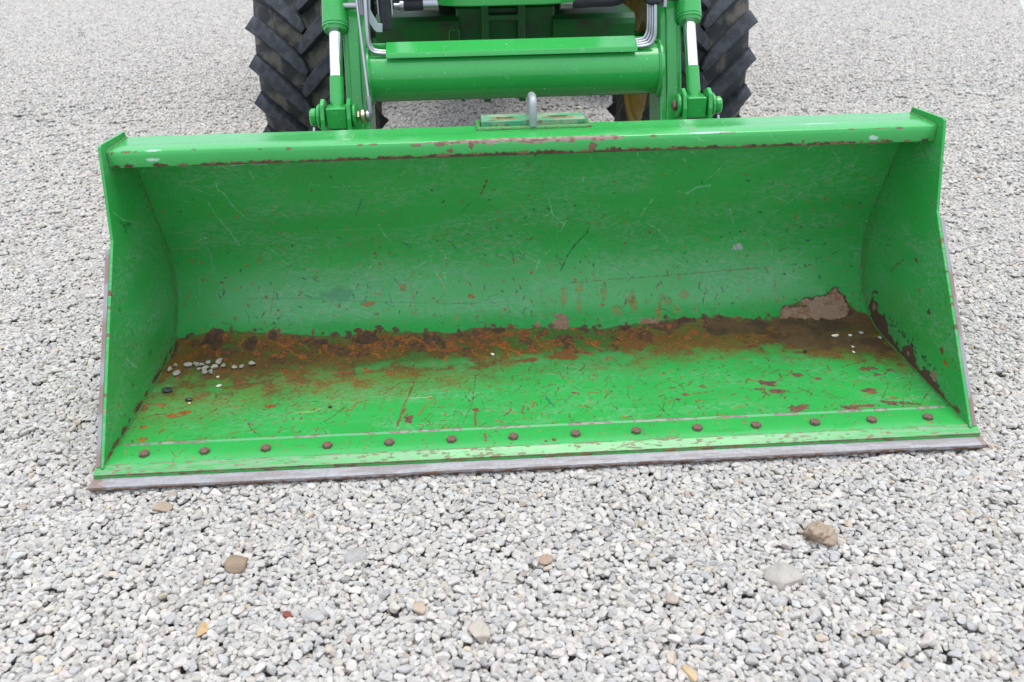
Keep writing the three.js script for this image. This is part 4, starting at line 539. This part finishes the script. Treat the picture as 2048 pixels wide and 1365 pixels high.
  { const v = at(861, 8, 'z', -1.42); part('hose_coupler', [cylBetween(V3(v.x - 0.024, v.y, -1.42), V3(v.x + 0.026, v.y, -1.42), 0.022, 24)], M.steel, tractor); part('hydraulic_hose', [tubeAlong([V3(v.x - 0.02, v.y, -1.42), V3(v.x - 0.09, v.y + 0.0, -1.42), V3(v.x - 0.16, v.y + 0.03, -1.40), V3(v.x - 0.2, v.y + 0.2, -1.36)], 0.019, 40, 14)], M.black, tractor); }
  { const v = at(1150, 4, 'z', -1.42); part('hydraulic_hose', [tubeAlong([V3(v.x - 0.03, v.y, -1.42), V3(v.x + 0.06, v.y + 0.002, -1.42), V3(v.x + 0.16, v.y + 0.02, -1.40), V3(v.x + 0.22, v.y + 0.2, -1.34)], 0.02, 40, 14)], M.black, tractor); part('hose_coupler', [cylBetween(V3(v.x - 0.05, v.y, -1.42), V3(v.x - 0.01, v.y, -1.42), 0.022, 24)], M.steel, tractor); }
}

// ------------------------------------------------------------------ loose stones
const floorY = (z) => { for (let i = 0; i + 1 < shellProf.length; i++) if (shellProf[i][1] >= z && shellProf[i + 1][1] <= z) return shellProf[i][0]; return 0.034; };
function looseStone(name, label, px, py, w, h, col, o = {}) {   // w, h: size in photo pixels; rests on the bucket floor or bedded in the gravel
  const { inBucket = true, seed = px, flatness = 0.62, group, rough = 0, cat = 'stone', gloss } = o;
  let v; if (inBucket) { const [sx, s] = onShell(px, py); let i = SL.findIndex((q) => q > s); if (i < 1) i = 1; v = V3(sx - W2, shellProf[i][0], shellProf[i][1]); } else v = at(px, py, 'y', 0.0);
  const m = v.distanceTo(CAM) / FPX * (inBucket ? 0.88 : 1), a = w / 2 * m, b = Math.max(h / 2 * m * 1.25, a * 0.55), c = Math.min(a, b) * flatness;
  const mat = M.stone.clone(); mat.color.setRGB(col[0] * 1.05, col[1], col[2] * 0.9); if (gloss) { mat.roughnessMap = null; mat.roughness = gloss; }
  const st = new THREE.Mesh(rough ? stoneGeo(seed, 9, 12, 12, rough) : stoneGeo(seed, 6, 9, 50), mat); st.name = numbered(name); st.castShadow = st.receiveShadow = true; scene.add(st);
  st.scale.set(a, c, b); st.rotation.y = o.yaw ?? (seed % 7) * 0.1 - 0.3;
  const y = inBucket ? v.y + c * 0.94 : heightNear(v.x, v.z, a * 0.8) + c * 0.42; st.position.set(v.x, y, v.z - (inBucket ? 0 : 0));
  return tag(st, label, cat, group);
}
{
  const pale = [[338, 745, 16, 9], [348, 738, 12, 8], [376, 734, 18, 8], [392, 733, 17, 9], [404, 732, 13, 8], [415, 731, 14, 8], [397, 742, 12, 7], [409, 742, 18, 10], [428, 740, 15, 10], [438, 728, 22, 9], [445, 737, 16, 8], [408, 751, 12, 11], [420, 751, 14, 9], [352, 752, 20, 11], [468, 738, 16, 9], [482, 740, 14, 10], [503, 735, 15, 11]], r = rng(12);
  pale.forEach(([x, y, w, h], i) => { const l = 0.36 + 0.28 * r(); looseStone('pebble', 'pale pebble in the loose scatter on the rusty bucket floor', x, y, w, h, [l, l * 0.98, l * (0.85 + 0.12 * r())], { seed: 1000 + i * 17, yaw: r() * 3.1, flatness: 0.6 + 0.35 * r(), group: 'scatter of pale pebbles on the bucket floor' }); });
  looseStone('pebble', 'small pale bar shaped pebble lying in front of the pebble scatter', 436, 777, 14, 7, [0.8, 0.8, 0.66], { seed: 2001, yaw: 0.4 });
  looseStone('pebble', 'tiny pale chip between the bar shaped pebble and the scatter', 433, 760, 7, 6, [0.75, 0.78, 0.66], { seed: 2002 });
  looseStone('pebble', 'elongated wet black pebble on the bucket floor beside the orange rust', 331, 790, 22, 12, [0.05, 0.055, 0.06], { seed: 2003, gloss: 0.15, yaw: 0.3 });
  looseStone('pebble', 'round wet black pebble on the bucket floor with a white chip beside it', 376, 805, 15, 10, [0.06, 0.06, 0.06], { seed: 2004, gloss: 0.15 });
  looseStone('pebble', 'tiny white chip touching the round wet black pebble', 376, 813, 6, 5, [0.95, 0.9, 0.7], { seed: 2005 });
  looseStone('pebble', 'lone small white pebble on the brown rust in mid bucket', 985, 711, 10, 7, [0.98, 0.96, 0.88], { seed: 2006 });
  looseStone('pebble', 'dark speck of stone on the green floor near the yellow scratches', 660, 816, 9, 7, [0.05, 0.07, 0.05], { seed: 2007 });
  looseStone('pebble', 'long white pebble below the big flaked paint patch', 1671, 674, 17, 8, [0.98, 0.93, 0.78], { seed: 2008 });
  looseStone('pebble', 'small white pebble beside a grey one below the flaked paint patch', 1703, 676, 8, 7, [0.95, 0.93, 0.82], { seed: 2009 });
  looseStone('pebble', 'grey pebble between small white ones on the dark rust', 1724, 670, 10, 8, [0.5, 0.5, 0.5], { seed: 2010 });
  looseStone('pebble', 'mottled grey pebble nearest the rusted side plate', 1761, 678, 8, 8, [0.5, 0.48, 0.46], { seed: 2011 });
  looseStone('pebble', 'tiny white chip, one of two lying close together on dark rust', 1708, 698, 6, 6, [0.95, 0.9, 0.8], { seed: 2012, group: 'pair of white chips' });
  looseStone('pebble', 'tiny white chip, one of two lying close together on dark rust', 1708, 706, 6, 6, [0.95, 0.9, 0.8], { seed: 2013, group: 'pair of white chips' });
  looseStone('pebble', 'small black pebble on the green floor below the dark rust', 1611, 706, 11, 6, [0.03, 0.03, 0.03], { seed: 2014 });
  // stones that stand out in the gravel
  looseStone('stone', 'large rough brown porous rock bedded in the pale gravel', 1640, 1075, 60, 50, [0.35, 0.275, 0.215], { inBucket: false, seed: 3001, rough: 0.8, flatness: 0.75 });
  looseStone('stone', 'large smooth grey wedge of stone near the brown porous rock', 1566, 1153, 66, 46, [0.40, 0.385, 0.365], { inBucket: false, seed: 3002, flatness: 0.5 });
  looseStone('stone', 'dark brown blocky stone bedded in the pale gravel', 472, 1131, 42, 38, [0.29, 0.22, 0.16], { inBucket: false, seed: 3003 });
  looseStone('stone', 'smooth taupe oval stone standing in the gravel', 957, 1260, 40, 44, [0.46, 0.42, 0.38], { inBucket: false, seed: 3004, yaw: 0.2 });
  looseStone('stone', 'small rust brown stone on the gravel in front of the bucket', 1092, 1119, 28, 26, [0.40, 0.29, 0.235], { inBucket: false, seed: 3005 });
  looseStone('stone', 'flat slate grey triangular stone among pale gravel', 711, 1113, 42, 38, [0.36, 0.36, 0.365], { inBucket: false, seed: 3006, flatness: 0.4 });
  looseStone('stone', 'small red brick fragment in the gravel', 573, 1227, 17, 15, [0.24, 0.07, 0.05], { inBucket: false, seed: 3007 });
  looseStone('stone', 'bright orange pebble in the gravel', 405, 1256, 20, 28, [0.52, 0.36, 0.20], { inBucket: false, seed: 3008 });
  looseStone('stone', 'ochre finger shaped stone in the gravel', 1381, 1345, 20, 34, [0.54, 0.42, 0.26], { inBucket: false, seed: 3009 });
  looseStone('stone', 'flat brown stone tucked in front of the cutting edge', 325, 1012, 36, 22, [0.38, 0.30, 0.24], { inBucket: false, seed: 3010, flatness: 0.4 });
  looseStone('stone', 'rounded tan brown stone in the gravel', 840, 1216, 28, 26, [0.46, 0.37, 0.30], { inBucket: false, seed: 3011 });
  looseStone('stone', 'long blue grey stone near the red brick fragment', 628, 1232, 44, 24, [0.41, 0.41, 0.42], { inBucket: false, seed: 3012, flatness: 0.5 });
  looseStone('stone', 'small brown grey stone beside an ochre chip in the gravel', 1345, 1196, 26, 22, [0.42, 0.37, 0.33], { inBucket: false, seed: 3013 });
}
shadow(scene);
renderer.render(scene, camera);
